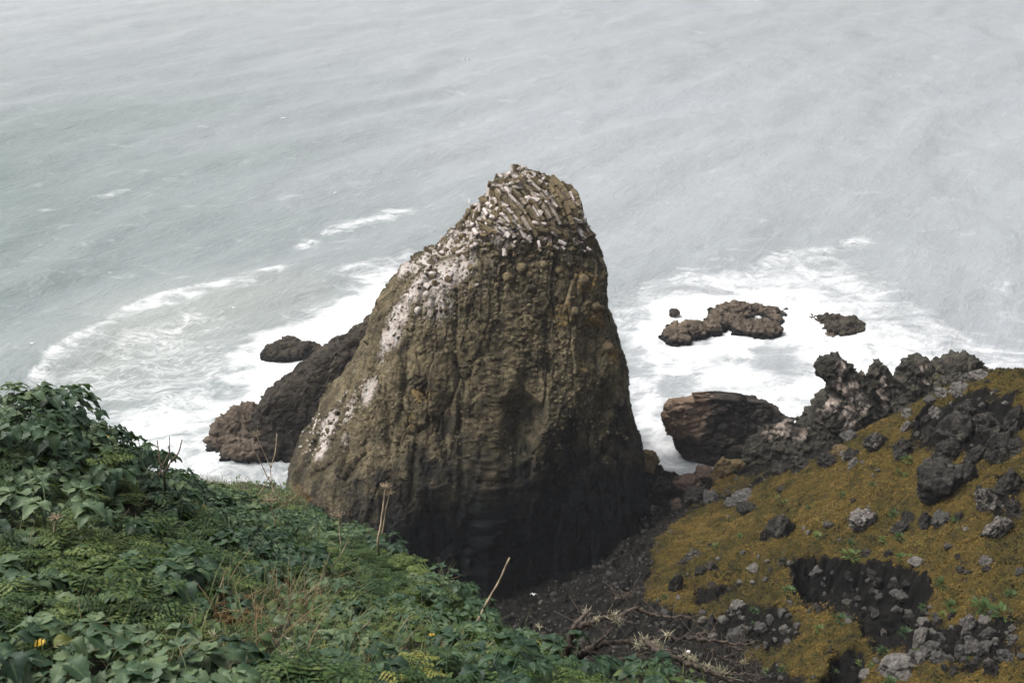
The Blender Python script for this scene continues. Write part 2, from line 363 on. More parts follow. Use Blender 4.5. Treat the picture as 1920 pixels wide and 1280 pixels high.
TP += [(-30, 60, -4), (-20, 80, -4), (-10, 110, -4.5), (40, 120, -4.5), (90, 120, -4.5), (20, 100, -4), (60, 30, 42), (40, 20, 38), (20, 20, 26), (8, 25, 16), (0, 30, 9), (-10, 35, 3), (-30, 30, -3), (100, 60, 46), (120, 20, 60), (80, 80, 22), (30, 5, 48), (0, 15, 20), (-40, 10, -3), (-25, 100, -4.5)]
terr_s = TPS(TP, 0.05)
_u = np.linspace(-14, 62, 330); _v = np.linspace(24, 100, 330)
_g = np.stack(np.meshgrid(_u, _v), -1).reshape(-1, 2); _gz = terr_s(_g)
terr_b0 = bvh_np(np.column_stack([_g, _gz]), grid_faces(330, 330))
def tw(pxs):                                             # pixel outline -> world outline on the smooth terrain
    return np.array([hit(terr_b0, x, y)[0] if hit(terr_b0, x, y)[0] is not None else at_z(x, y, 5) for x, y in pxs])
MOSS = tw([(1232, 1010), (1275, 975), (1340, 958), (1420, 915), (1480, 886), (1560, 850)])
MOSS = np.vstack([MOSS, [[31, 74.5, 10], [36, 73.5, 14], [42, 72, 18], [48, 74, 22], [70, 75, 20], [90, 30, 40], [40, 20, 35], [25, 34, 25]], tw([(1500, 1275), (1360, 1180), (1260, 1150), (1215, 1110)])])
MOSS2 = tw([(1340, 900), (1400, 890), (1440, 900), (1400, 935), (1330, 960), (1290, 985), (1285, 950)])
SCAR = tw([(1478, 1062), (1500, 1050), (1540, 1044), (1600, 1048), (1650, 1052), (1700, 1062), (1738, 1085), (1742, 1120), (1715, 1165), (1640, 1185), (1560, 1160), (1500, 1140)])
LIP = tw([(1400, 1068), (1478, 1060), (1500, 1050), (1540, 1044), (1600, 1048), (1650, 1052), (1700, 1062), (1738, 1085), (1742, 1120)])
SCAR2 = tw([(1560, 1215), (1640, 1200), (1650, 1250), (1620, 1290), (1520, 1290)])
RUB = [tw(p) for p in ([(1330, 1150), (1400, 1140), (1500, 1150), (1520, 1190), (1440, 1215), (1340, 1210)], [(1640, 1180), (1720, 1140), (1800, 1150), (1920, 1160), (1920, 1250), (1800, 1250), (1700, 1240), (1650, 1230)],
                       [(1290, 1100), (1330, 1095), (1400, 1090), (1390, 1120), (1300, 1140)])]
DARK = [tw(p) for p in ([(1690, 790), (1760, 760), (1860, 720), (1915, 740), (1930, 850), (1800, 860), (1720, 850)], [(1830, 890), (1930, 880), (1930, 1000), (1880, 1010), (1850, 960)])]
PATHS = [tw(p) for p in ([(1215, 985), (1290, 960), (1350, 935), (1395, 925), (1440, 895)],)]
def terrain_z(P, z0=None, detail=True):
    z = terr_s(P) if z0 is None else z0
    P3_ = np.column_stack([P[:, 0], P[:, 1], z]).astype(np.float32)
    wob = np.stack([fbm(P3_ * .30, 5, .6), fbm(P3_ * .30 + 40, 5, .6)], 1) * 1.9
    Pw = P[:, :2] + wob
    mo = np.maximum(sstep(-0.9, 0.8, sdpoly(Pw, MOSS)), sstep(-0.3, 0.4, sdpoly(Pw, MOSS2)))
    dl = dline(P[:, :2] + wob * .3, LIP)[0]; sc = sdpoly(P[:, :2] + wob * .45 + np.stack([fbm(P3_ * 1.6, 4, .6), fbm(P3_ * 1.6 + 11, 4, .6)], 1) * .55, SCAR)
    scar = sstep(-0.05, 0.75, sc); dep = scar * 2.1 * np.exp(-(dl / 4.5) ** 2)
    sc2 = sstep(-0.2, 0.4, sdpoly(Pw, SCAR2)); dep = dep + sc2 * 0.9
    pa = np.exp(-(dline(Pw, PATHS[0])[0] / 0.7) ** 2)
    rub = np.max([sstep(-0.9, 1.1, sdpoly(Pw, r)) for r in RUB], 0); dk = np.max([sstep(-0.6, 1.2, sdpoly(Pw, r)) for r in DARK], 0)
    bare = np.maximum.reduce([scar * np.exp(-(dl / 5.0) ** 2) * 1.0, sc2, pa * .9, rub * .75, dk * .8, .8 * sstep(.22, .6, fbm(P3_ * .45 + 60, 5, .6))]); bare = np.maximum(bare, sstep(-.3, -.06, sc) * np.exp(-(dl / 5.0) ** 2))
    mo = mo * (1 - np.clip(bare, 0, 1))
    up = sstep(-2, 1.5, z)
    z = z - dep + fbm(P3_ / 7, 3) * 0.8 * up
    f1, f2, idr = worley(P3_ * [.75, .75, .75]); g1, g2, idg = worley(P3_ * 2.1); a1, e1, _ = facets(P3_ * .6, 1.3, 2.2); a2, e2, _ = facets(P3_ * 1.6, 1.3, 5.2)
    rock = (1 - mo)
    wall = 1 - .9 * np.clip(scar * (1 - scar) * 4, 0, 1) * (scar > .01)
    z = z + wall * bare * (.22 * fbm(P3_ * 2.2, 4, .6) + .12 * a2)
    z = z + wall * up * rock * (0.50 * a1 + .16 * a2 - .2 * sstep(.12, 0, e1) + fbm(P3_ * 1.1, 5, ridge=True) * 0.25 - .1)
    z = z + dk * (0.9 * sstep(0, .4, f2 - f1) * idr * (1 - mo))
    z = z + mo * up * (0.34 * fbm(P3_ * 1.1, 5, .55) + 0.15 * fbm(P3_ * 4, 3) + 0.12 * sstep(0.1, .6, fbm(P3_ * .8 + 9, 3)))
    # mossy turf lip stands a little proud
    z = z + mo * 0.18 * up
    return np.maximum(z, -4.0), mo, scar, np.clip(bare, 0, 1), idr
def build_terrain():
    xs = np.concatenate([np.linspace(-60, -12, 30)[:-1], np.arange(-12, 52, .115), np.linspace(52, 140, 50)[1:]])
    ys = np.concatenate([np.linspace(-40, 34, 40)[:-1], np.arange(34, 92, .115), np.linspace(92, 125, 30)[1:]])
    P = np.stack(np.meshgrid(xs, ys), -1).reshape(-1, 2)
    z, mo, scar, bare, idr = terrain_z(P)
    pxx, pyy, _ = project(np.column_stack([P, z]))
    V = np.column_stack([P, z])
    m, t, b = new_mat('headland_ground'); q = N(t); p = q.pos()
    n1 = q.noise(p, 0.28, 6, 0.6); n2 = q.noise(p, 1.7, 6, 0.65); n3 = q.noise(p, 8, 5, 0.7); n4 = q.noise(p, 22, 3, 0.7)
    mixn = q.math('ADD', q.math('MULTIPLY', n1, 0.45), q.math('ADD', q.math('MULTIPLY', n2, 0.35), q.math('MULTIPLY', n3, 0.25)))
    turf = q.ramp(mixn, [(0.36, (0.020, 0.017, 0.007)), (0.47, (0.050, 0.035, 0.010)), (0.56, (0.080, 0.053, 0.014)), (0.66, (0.108, 0.067, 0.019)), (0.76, (0.05, 0.05, 0.014))])
    turf = q.mix(q.rng(n4, 0.42, 0.7), q.mix(0.55, turf, (0.02, 0.022, 0.008)), turf)
    turf = q.mix(q.rng(n2, 0.56, 0.72), turf, (0.038, 0.046, 0.014)); turf = q.mix(q.rng(q.noise(p, 0.9, 5, 0.7), 0.56, 0.66), turf, (0.022, 0.019, 0.012))
    rk = q.ramp(q.math('ADD', q.math('MULTIPLY', n2, 0.55), q.math('MULTIPLY', n3, 0.5)), [(0.36, (0.004, 0.004, 0.0045)), (0.52, (0.009, 0.0088, 0.008)), (0.68, (0.030, 0.027, 0.021)), (0.84, (0.08, 0.07, 0.056))])
    pv = q.n('ShaderNodeTexVoronoi', {'Vector': p, 'Scale': 3.1}, feature='F1')
    pr = q.rng(q.n('ShaderNodeSeparateColor', {'Color': pv.outputs['Color']}).outputs[0], 0.8, 0.97)
    rk = q.mix(q.math('MULTIPLY', pr, q.rng(pv.outputs['Distance'], 0.42, 0.15, 0, 0.8)), rk, (0.10, 0.092, 0.08))
    soil = q.ramp(n3, [(0.38, (0.004, 0.004, 0.004)), (0.56, (0.008, 0.0078, 0.0072)), (0.76, (0.026, 0.0235, 0.020))])
    c = q.mix(q.rng(q.math('ADD', q.attr('bare'), q.math('MULTIPLY', q.math('SUBTRACT', n2, 0.5), 1.0)), 0.3, 0.6), rk, soil)
    c = q.mix(q.rng(q.math('ADD', q.attr('moss'), q.math('MULTIPLY', q.math('SUBTRACT', n3, 0.5), 1.1)), 0.38, 0.62), c, turf)
    t.links.new(c, b.inputs['Base Color']); b.inputs['Roughness'].default_value = 0.95; b.inputs['Specular IOR Level'].default_value = 0.05
    t.links.new(q.bump(q.math('ADD', q.math('MULTIPLY', n3, 0.6), q.math('MULTIPLY', n4, 0.45)), 0.8, 0.14), b.inputs['Normal'])
    # yellow-green moss also creeps over the saddle rocks
    mo2 = np.maximum(mo, 0.42 * sstep(0.05, .5, fbm(V * .3 + 3, 3)) * sstep(1160, 1320, pxx) * (1 - bare))
    o = mesh_np('headland', V, grid_faces(len(ys), len(xs)), m, None, {'moss': mo2, 'bare': bare})
    tag(o, 'steep headland slope of orange moss and dark rubble', 'headland', kind='structure'); return o, V, grid_faces(len(ys), len(xs))
headland, terr_V, terr_F = build_terrain()
bpy.context.view_layer.update()
terr_b = BVHTree.FromObject(headland, bpy.context.evaluated_depsgraph_get())

# ---------------------------------------------------------------- near bluff that carries the plants
BS = [(0, 1280, 3.0), (500, 1280, 3.2), (1000, 1280, 3.9), (-400, 1280, 2.6), (0, 1000, 4.2), (300, 1000, 5.2), (600, 1000, 7.4), (800, 1140, 5.9), (0, 750, 5.6), (130, 745, 6.1), (-400, 760, 5.0), (270, 862, 7.4), (330, 892, 9.5), (450, 888, 11.5), (540, 905, 11.5), (480, 960, 9.0), (400, 950, 8.6), (565, 940, 10.0),
      (700, 992, 8.3), (960, 1190, 5.5), (1080, 1270, 4.7), (1250, 1265, 4.6), (1350, 1300, 4.4), (700, 1150, 4.9), (300, 1150, 3.8), (200, 880, 5.6), (300, 930, 6.6)]
BP = [tuple(at_d(*a) - np.array([0, 0, .16 if a[2] > 5 else .06])) for a in BS] + [(0, 0, 58.35), (-3, 0, 58.6), (3, 0, 57.6), (0, -6, 58.6), (-8, 2, 58.6), (6, -3, 58.0)]
bl_s = TPS(BP, 0.0)
EDGE = np.array([at_d(*a) for a in [(-900, 700, 5.0), (-400, 750, 5.2), (0, 742, 5.8), (110, 738, 6.3), (170, 775, 6.6), (230, 812, 7.2), (282, 862, 8.2), (330, 888, 10), (450, 884, 11.8), (540, 904, 11.8), (572, 940, 10.2), (625, 955, 9.4), (700, 990, 8.5), (780, 1040, 7.6), (835, 1088, 7.0), (900, 1140, 6.4), (970, 1190, 5.8), (1030, 1232, 5.3), (1085, 1258, 5.0), (1200, 1245, 5.0), (1320, 1268, 4.8), (1420, 1300, 4.7), (1800, 1340, 4.6)]])
BLPOLY = np.vstack([EDGE[:, :2], [[8, -9], [-14, -9], [-14, 2]]])
def bluff_z(P):
    z = bl_s(P); d = np.maximum(-sdpoly(P, BLPOLY), 0)
    P3_ = np.column_stack([P, z])
    return z + 0.10 * fbm(P3_ * 1.3, 3) * 1.0 - 0.9 * d ** 1.4 - 1.3 * d, d
def build_bluff():
    # plan coordinates: fine grid near the rim, then a skirt that falls to the shore as a cliff
    xs = np.concatenate([np.linspace(-40, -8, 40)[:-1], np.arange(-8, 4, .06), np.linspace(4, 30, 30)[1:]]); ys = np.concatenate([np.linspace(-12, 0, 12)[:-1], np.arange(0, 15, .06), np.linspace(15, 34, 40)[1:]])
    P = np.stack(np.meshgrid(xs, ys), -1).reshape(-1, 2); z, d = bluff_z(P)
    V = np.column_stack([P, np.maximum(z, -4)])
    m, t, b = new_mat('bluff_soil'); q = N(t); p = q.pos(); n = q.noise(p, 5, 6, 0.65); n2 = q.noise(p, 40, 3, 0.7)
    c = q.ramp(n, [(0.35, (0.012, 0.014, 0.008)), (0.6, (0.03, 0.034, 0.014)), (0.75, (0.06, 0.045, 0.022))])
    c = q.mix(q.rng(q.attr('cliff'), 0.8, 2.5), c, q.ramp(n2, [(0.3, (0.012, 0.012, 0.012)), (0.7, (0.05, 0.045, 0.038))]))
    t.links.new(c, b.inputs['Base Color']); b.inputs['Roughness'].default_value = 0.95
    t.links.new(q.bump(n2, 0.8, 0.05), b.inputs['Normal'])
    o = mesh_np('bluff', V, grid_faces(len(ys), len(xs)), m, None, {'cliff': d})
    tag(o, 'near clifftop under the green plants', 'hillside', kind='structure'); return o
bluff = build_bluff()
bpy.context.view_layer.update()
bluff_b = BVHTree.FromObject(bluff, bpy.context.evaluated_depsgraph_get())
# ---------------------------------------------------------------- big rocks: loft between left and right outlines
def loft_rock(name, sil_l, sil_r, yp, zb, front, back, mat, nz=200, nth=300, ex=2.4, frontshare=.68, disp=None, masks=None, zpow=1.0, lean=0.0, skew=None):
    a = np.array([at_y(x, y, yp) for x, y in sil_l]); b = np.array([at_y(x, y, yp) for x, y in sil_r])
    zt = max(a[:, 2].max(), b[:, 2].max())
    ia = np.argsort(a[:, 2]); ib = np.argsort(b[:, 2])
    t = np.linspace(0, 1, nz) ** zpow; z = zt - (zt - zb) * t
    Lx = np.interp(z, a[ia, 2], a[ia, 0]); Rx = np.interp(z, b[ib, 2], b[ib, 0])
    Lx[0] = Rx[0] = (Lx[0] + Rx[0]) / 2
    Fz = np.interp(z, *zip(*sorted(front))); Bz = np.interp(z, *zip(*sorted(back)))
    nf = int(nth * frontshare)
    th = np.concatenate([np.linspace(math.pi, 2 * math.pi, nf, endpoint=False), np.linspace(0, math.pi, nth - nf, endpoint=False)])
    c = np.sign(np.cos(th)) * np.abs(np.cos(th)) ** (2 / ex); s = np.sign(np.sin(th)) * np.abs(np.sin(th)) ** (2 / ex)
    mid, hw = (Lx + Rx) / 2, (Rx - Lx) / 2
    X = mid[:, None] + hw[:, None] * c[None]; Y = yp + lean * (z - zb)[:, None] + np.where(s < 0, Fz[:, None] * s[None], Bz[:, None] * s[None])
    if skew is not None: X = X + np.where(s < 0, -s, 0)[None] * np.interp(z, *zip(*sorted(skew)))[:, None]
    V = np.stack([X, Y, np.repeat(z[:, None], nth, 1)], -1)
    base = V.copy(); nrm = grid_normals(V, True)
    out = V - np.array([mid.mean(), yp, 0]); out[..., 2] = 0
    if ((nrm * out).sum(-1)).mean() < 0: nrm = -nrm
    Pf = V.reshape(-1, 3); D, extra = disp(Pf)
    kp = sstep(0.0, .9, hw)[:, None]; D2 = D.reshape(nz, nth); D = (D2 * kp + np.minimum(D2[:6].mean(), .1) * (1 - kp)).ravel()
    if extra is not None: extra = (extra.reshape(nz, nth, 3) * kp[..., None]).reshape(-1, 3)
    V = (Pf + nrm.reshape(-1, 3) * D[:, None])
    if extra is not None: V = V + extra
    V[:nth] = V[2 * nth:3 * nth].mean(0)
    F = grid_faces(nz, nth, True)
    bv = bvh_np(base.reshape(-1, 3), F) if nz * nth < 90000 else bvh_np(base[::5, ::4].reshape(-1, 3), grid_faces(len(base[::5]), base[::5, ::4].shape[1], True))
    A = masks(V, bv, nrm.reshape(-1, 3)) if masks else {}
    for k in ('guano', 'lichen', 'moss', 'wet_shade'): A.setdefault(k, np.zeros(len(V)))
    o = mesh_np(name, V, F[:, ::-1], mat, None, A)
    return o, V, F
def blobs(V, bv, lst, y=None):
    """soft stain patches round places on a rock face: (px, py, radius in photo px, weight)"""
    out = np.zeros(len(V))
    for px, py, r, wt in lst:
        h, _ = hit(bv, px, py)
        if h is None: h = at_y(px, py, y or 87)
        R = r / FPX * np.linalg.norm(h - [0, 0, H]) * 1.0
        d2 = ((V - h) ** 2).sum(1) / R ** 2
        out = np.maximum(out, wt * np.exp(-d2))
    return out

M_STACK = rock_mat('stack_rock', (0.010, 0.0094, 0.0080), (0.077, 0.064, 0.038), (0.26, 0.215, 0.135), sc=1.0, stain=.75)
M_DARK = rock_mat('dark_basalt', (0.008, 0.008, 0.008), (0.040, 0.034, 0.027), (0.115, 0.098, 0.075), sc=1.0)
M_TAN = rock_mat('tan_shore_rock', (0.020, 0.018, 0.015), (0.085, 0.068, 0.052), (0.21, 0.165, 0.125), sc=1.3)

CLEFT = [(at_y(1075, 985, 70), 5.0, 3.2), (at_y(1010, 1060, 68), 5.0, 2.4), (at_y(860, 1040, 67), 4.0, 1.2), (at_y(690, 940, 74), 2.2, 1.5), (at_y(980, 800, 72), 1.7, 2.2), (at_y(1112, 650, 77), 1.2, 1.5), (at_y(1000, 740, 73), 1.2, 1.0), (at_y(840, 780, 72), 1.1, .9)]
def stack_disp(P):
    wq = fbm(P * .5, 3)[:, None] * .5
    a1, e1, i1 = facets(P * [.50, .22, .16] + wq * .4, 1.0); a2, e2, i2 = facets(P * [1.2, .22, .42] + wq * .4, 1.1, 7.7); a3, e3, i3 = facets(P * 2.2, 1.2, 3.1); a4, e4, i4 = facets(P * 4.6, 1.1, 9.4)
    lo = sstep(34, 22, P[:, 2]); band = sstep(12, 17, P[:, 2])
    d = .6 * fbm(P / 9.5, 2) + 0.14 * lo * fbm(P * [.40, .10, .045] + 11, 4)
    d -= .40 * lo * sstep(.74, .98, fbm(P * [.24, .05, .035] + 23, 2, ridge=True))
    d -= .32 * lo * sstep(.80, 1.0, fbm(P * [.62, .10, .05] + 41, 3, ridge=True)) * sstep(-.3, .15, fbm(P * .12 + 14, 2))
    d += .42 * a1 + .17 * a2 + .08 * a3 + .035 * a4 - .34 * sstep(.09, 0, e1) * sstep(-.2, .3, fbm(P * .15 + 4, 2)) - .05 * sstep(.12, 0, e2)
    w1, w2, wi = worley(P * 2.7 + 5); x1, x2, xi = worley(P * 1.25 + 15)
    d += .055 * np.where(wi > .45, wi, 0) * sstep(.55, .1, w1) + (.02 + .10 * band) * np.where(xi > .74, 1, 0) * sstep(.45, .1, x1)
    d += .12 * fbm(P * [1.1, .5, .6], 6, .62) + .10 * fbm(P * [1.5, .28, .22] + 31, 5, .62)
    e = np.zeros_like(P, dtype=float); wp = P + np.stack([fbm(P * .3 + k * 9, 3) for k in range(3)], 1) * .7
    for c, r, dep in CLEFT:
        q = (wp - c) * [1, .45, .62] / r; e[:, 1] = np.maximum(e[:, 1], dep * np.exp(-(q * q).sum(1) ** 1.5) * (P[:, 1] < 84))
    return d - .2, e
def stack_masks(V, bv, nrm):
    z = V[:, 2]; n = fbm(V * .35, 4)
    g = blobs(V, bv, [(960, 340, 45, .9), (1000, 345, 50, .85), (1060, 370, 30, .6), (925, 370, 40, .95), (900, 410, 45, .95), (950, 430, 45, .75), (1080, 420, 22, .6), (1090, 450, 18, .55), (850, 450, 45, .95), (800, 480, 45, .95), (860, 500, 45, .75), (780, 540, 42, .95), (820, 570, 42, .62), (745, 590, 38, .95), (725, 630, 36, .9), (705, 665, 28, .72), (680, 730, 34, .85), (645, 765, 30, .85), (610, 800, 34, .95), (900, 375, 40, .95), (880, 440, 50, .8), (820, 520, 60, .8), (700, 560, 20, .3), (760, 500, 30, .85), (690, 715, 22, .85), (655, 740, 18, .7), (620, 770, 18, .75), (590, 800, 24, .95), (600, 840, 28, .9), (640, 820, 20, .65), (570, 880, 18, .45), (660, 690, 14, .5), (820, 660, 22, .35), (930, 490, 40, .38), (1070, 480, 30, .35), (1030, 450, 30, .4), (900, 540, 40, .35), (640, 850, 14, .5)])
    li = blobs(V, bv, [(1100, 530, 50, .62), (1120, 600, 40, .7), (1060, 590, 45, .62), (1150, 660, 35, .7), (1100, 680, 40, .55), (1020, 420, 40, .5), (1050, 400, 30, .5), (850, 680, 45, .36), (790, 740, 40, .55), (760, 790, 40, .52), (980, 880, 60, .35), (870, 830, 60, .4), (1000, 620, 60, .38), (1130, 480, 26, .45), (960, 560, 60, .3), (930, 680, 70, .3), (700, 780, 40, .4)])
    mo = blobs(V, bv, [(1130, 470, 22, .55), (1000, 460, 60, .42), (930, 520, 50, .4), (1120, 440, 18, .5), (900, 620, 80, .36), (780, 680, 60, .36), (1060, 720, 60, .36)])
    wet_shade = sstep(22.0, 6.0, z + 6.0 * n + 2.5 * fbm(V * 1.1, 4) + .018 * (V[:, 0] - 3) ** 2) * 1.1  # cove shade over the stack's foot painted into the colour, along with damp rock
    hit_left = blobs(V, bv, [(600, 660, 60, .8), (640, 640, 30, .6)])
    return {'guano': np.minimum(g * 1.22, 1.0), 'lichen': li, 'moss': mo, 'wet_shade': np.maximum(wet_shade, 0)}
sil_l = [(960, 320), (930, 327), (924, 338), (916, 356), (907, 378), (888, 400), (866, 430), (826, 460), (786, 486), (754, 510), (742, 530), (704, 560), (693, 590), (672, 640), (640, 700), (605, 755), (580, 800), (552, 845), (540, 890), (536, 940), (530, 1000)]
sil_r = [(960, 320), (990, 320), (1025, 324), (1048, 340), (1076, 362), (1088, 385), (1098, 412), (1112, 445), (1130, 478), (1136, 520), (1142, 565), (1153, 610), (1164, 655), (1168, 700), (1174, 745), (1179, 790), (1181, 840), (1184, 890), (1188, 940), (1192, 1000)]
YS = 87.0
stack_root = empty('sea_stack', (0, YS, 0))
tag(stack_root, 'tall pointed dark rock stack streaked with white guano rising from the surf', 'sea stack')
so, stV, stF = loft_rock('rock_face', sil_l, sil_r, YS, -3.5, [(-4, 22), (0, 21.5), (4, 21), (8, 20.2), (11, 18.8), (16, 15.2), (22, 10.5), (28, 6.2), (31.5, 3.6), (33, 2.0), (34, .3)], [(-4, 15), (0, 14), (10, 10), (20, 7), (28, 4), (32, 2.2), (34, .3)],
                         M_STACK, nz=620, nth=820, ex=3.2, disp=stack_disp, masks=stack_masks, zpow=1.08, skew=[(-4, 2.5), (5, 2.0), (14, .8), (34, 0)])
so.parent = stack_root; so.location = -stack_root.location
bpy.context.view_layer.update()
stack_b = bvh_np(stV[::1], stF[::1]) if False else BVHTree.FromPolygons(stV.reshape(620, 820, 3)[::3, ::3].reshape(-1, 3).tolist(), grid_faces(207, 274, True).tolist())

# dark spur that runs out of the left flank into the surf
def rough_disp(amp=1.0, sc=1.0, strat=0.0, tilt=(0, 0, 1), jag=1.0):
    tl = np.array(tilt, float); tl /= np.linalg.norm(tl)
    def f(P):
        Q = P * sc; a1, e1, i1 = facets(Q * .5, 1.3, 4.2); a2, e2, i2 = facets(Q * 1.2, 1.3, 8.1); a3, e3, i3 = facets(Q * 2.8, 1.2, 2.6)
        d = .8 * fbm(Q / 5, 3) + jag * (.42 * a1 + .20 * a2 + .09 * a3) - .18 * sstep(.12, 0, e1) - .08 * sstep(.12, 0, e2) + .22 * fbm(Q * 1.3, 5, .6) - .2
        if strat: d = d + strat * (np.abs((((Q @ tl) * 1.1 + .8 * fbm(Q * .3, 3)) % 1) - .5) - .25 + .6 * fbm(np.column_stack([Q @ tl * 3.0, Q[:, 0] * .25, Q[:, 1] * .25]), 4))
        return d * amp, None
    return f
def spur_masks(V, bv, nrm):
    n = fbm(V * .5, 3)
    return {'wet_shade': sstep(16, 2, V[:, 2] + 3 * n) * .45, 'lichen': .15 * sstep(9, 15, V[:, 2]), 'guano': np.zeros(len(V))}
sp, spV, spF = loft_rock('spur', [(722, 560), (690, 590), (668, 612), (640, 628), (600, 658), (560, 688), (520, 720), (492, 742), (474, 768), (468, 800), (470, 830), (480, 870)], [(722, 560), (760, 600), (780, 700), (790, 800), (790, 880)], 94.0, -3.5, [(-4, 6), (0, 5), (4, 4), (12, 3), (17, .5)], [(-4, 6), (0, 5), (8, 4), (17, .5)], M_DARK, nz=220, nth=320, ex=2.6, disp=rough_disp(.6, 1.3), masks=spur_masks)
sp.parent = stack_root; sp.location = -stack_root.location
tag(sp, 'dark spur running down into the surf')

def sea_rock(name, label, cat, lobes, mat, group=None, masks=None, res=70, amp=.8, sc=1.6, flat=None):
    """low rock: overlapping lobes (px, py of the waterline centre, half width px, depth m, height m) in one mesh"""
    Vs, Fs, n = [], [], 0
    c0 = at_z(lobes[0][0], lobes[0][1], 0)
    for px, py, hwp, dep, hgt in lobes:
        hgt = hgt * .60; dep = dep * .85; c = at_z(px, py, 0); D = np.linalg.norm(c - [0, 0, H]); hw = hwp / FPX * D
        nt_, nr = int(res * 1.6), res // 2
        th = np.linspace(0, 2 * math.pi, nt_, endpoint=False); ph = np.linspace(0.02, math.pi * .62, nr)
        TH, PH = np.meshgrid(th, ph)
        U = np.stack([np.sin(PH) * np.cos(TH), np.sin(PH) * np.sin(TH), np.cos(PH)], -1).reshape(-1, 3)
        ex = 1 / (np.abs(U) ** 2.6).sum(1) ** (1 / 2.6)
        B = U * ex[:, None] * [hw, dep, hgt]; Pw = B + c
        a1, e1, i1 = facets(Pw * .55 * sc, 1.2, 3.3); a2, e2, i2 = facets(Pw * 1.5 * sc, 1.2, 6.1)
        d = .4 * hgt * fbm(Pw / 3 * sc, 3) + amp * min(1, .5 + hgt * .3) * (.42 * a1 + .22 * a2 - .16 * sstep(.15, 0, e1) + .14 * fbm(Pw * 1.8 * sc, 5, .6))
        Vs.append(Pw + U * d[:, None]); Fs.append(grid_faces(nr, nt_, True)[:, ::-1] + n)
        # close the crown
        n += len(Pw)
    V = np.vstack(Vs) - c0; F = np.vstack(Fs)
    A = masks(V + c0) if masks else {}
    for k in ('guano', 'lichen', 'moss', 'wet_shade'): A.setdefault(k, np.zeros(len(V)))
    o = mesh_np(name, V, F, mat, None, A); o.location = c0
    return tag(o, label, cat, group)
def wetfoot(h=0.7, amt=.9, tan=None):
    def f(V): return {'wet_shade': amt * sstep(h + .5, h - .4, V[:, 2] + .5 * fbm(V * .8, 3))}
    return f
sea_rock('shore_rock', 'brown streaked rock at the foot of the dark spur left of the stack', 'rock', [(440, 815, 42, 3.0, 3.6), (425, 835, 38, 2.2, 2.0), (462, 800, 34, 3.0, 4.2)], M_TAN, masks=wetfoot(.7))
sea_rock('shore_rock', 'low reddish brown boulder in the foam before the dark spur', 'rock', [(470, 852, 36, 2.2, 2.4), (440, 852, 28, 1.6, 1.6), (505, 848, 26, 1.8, 2.0)], M_TAN, masks=wetfoot(.5))
sea_rock('surf_rock', 'long low rock awash in white surf left of the stack', 'rock', [(538, 662, 44, 2.6, 2.0), (512, 668, 24, 1.5, .9), (570, 656, 18, 1.6, 1.0), (545, 645, 20, 1.2, 1.5)], M_DARK, masks=wetfoot(.5))
sea_rock('surf_rock', 'tiny round rock behind the long low rock in the left surf', 'rock', [(551, 640, 7, .6, .8)], M_DARK, res=30)
sea_rock('surf_rock', 'small jagged dark rock against the left flank of the stack', 'rock', [(582, 648, 12, .8, .8), (594, 650, 8, .6, .6), (585, 655, 14, .9, .6)], M_DARK, res=36)
def islet_mask(V): 
    px, py, _ = project(V); return {'wet_shade': .95 * sstep(1.0, .2, V[:, 2] + .5 * fbm(V * .8, 3)), 'lichen': .42 * sstep(-.2, .5, fbm(V * .25 + 4, 3))}
sea_rock('rock_islet', 'large brown rock islet ringed by foam right of the stack', 'islet', [(1270, 632, 27, 2.4, 1.8), (1300, 622, 26, 2.4, 2.2), (1330, 616, 22, 2.0, 1.8), (1268, 622, 22, 1.8, 1.6), (1345, 608, 22, 2.2, 1.8), (1372, 606, 24, 2.0, 1.9), (1400, 618, 30, 2.2, 2.0), (1435, 622, 32, 2.4, 2.1), (1350, 592, 24, 2.2, 1.6), (1380, 586, 34, 2.4, 2.2), (1405, 584, 26, 1.8, 1.6), (1445, 590, 24, 2.4, 1.4), (1452, 600, 16, 2.6, 1.2), (1400, 594, 14, 1.0, 1.1)], M_TAN, masks=islet_mask, res=60)
sea_rock('surf_rock', 'low flat dark reef awash in foam beyond the crags', 'rock', [(1555, 606, 28, 1.6, 1.9), (1532, 601, 18, 1.1, 1.3), (1590, 611, 26, 1.6, 2.0), (1572, 624, 30, 1.8, 2.3), (1603, 622, 18, 1.2, 1.4), (1595, 604, 14, 1.0, 1.3)], M_DARK, masks=wetfoot(.4), res=50)
sea_rock('surf_rock', 'little grey wave washed rock at the near edge of the dark reef', 'rock', [(1556, 630, 12, 1.0, .9)], M_TAN, res=30)
sea_rock('surf_rock', 'small lone rock in the foam near the stack right of it', 'rock', [(1265, 587, 9, .7, .7)], M_DARK, res=30)
sea_rock('surf_rock', 'dark nub at the far tip of the brown islet', 'rock', [(1470, 582, 8, .7, .7)], M_DARK, res=30)
sea_rock('surf_rock', 'small dark rock in foam behind the black sloping rock', 'rock', [(1305, 743, 8, .6, .5)], M_DARK, res=30)
sea_rock('surf_rock', 'tiny flat dark rock at the far right of the reef', 'rock', [(1614, 600, 7, .6, .35)], M_DARK, res=26)

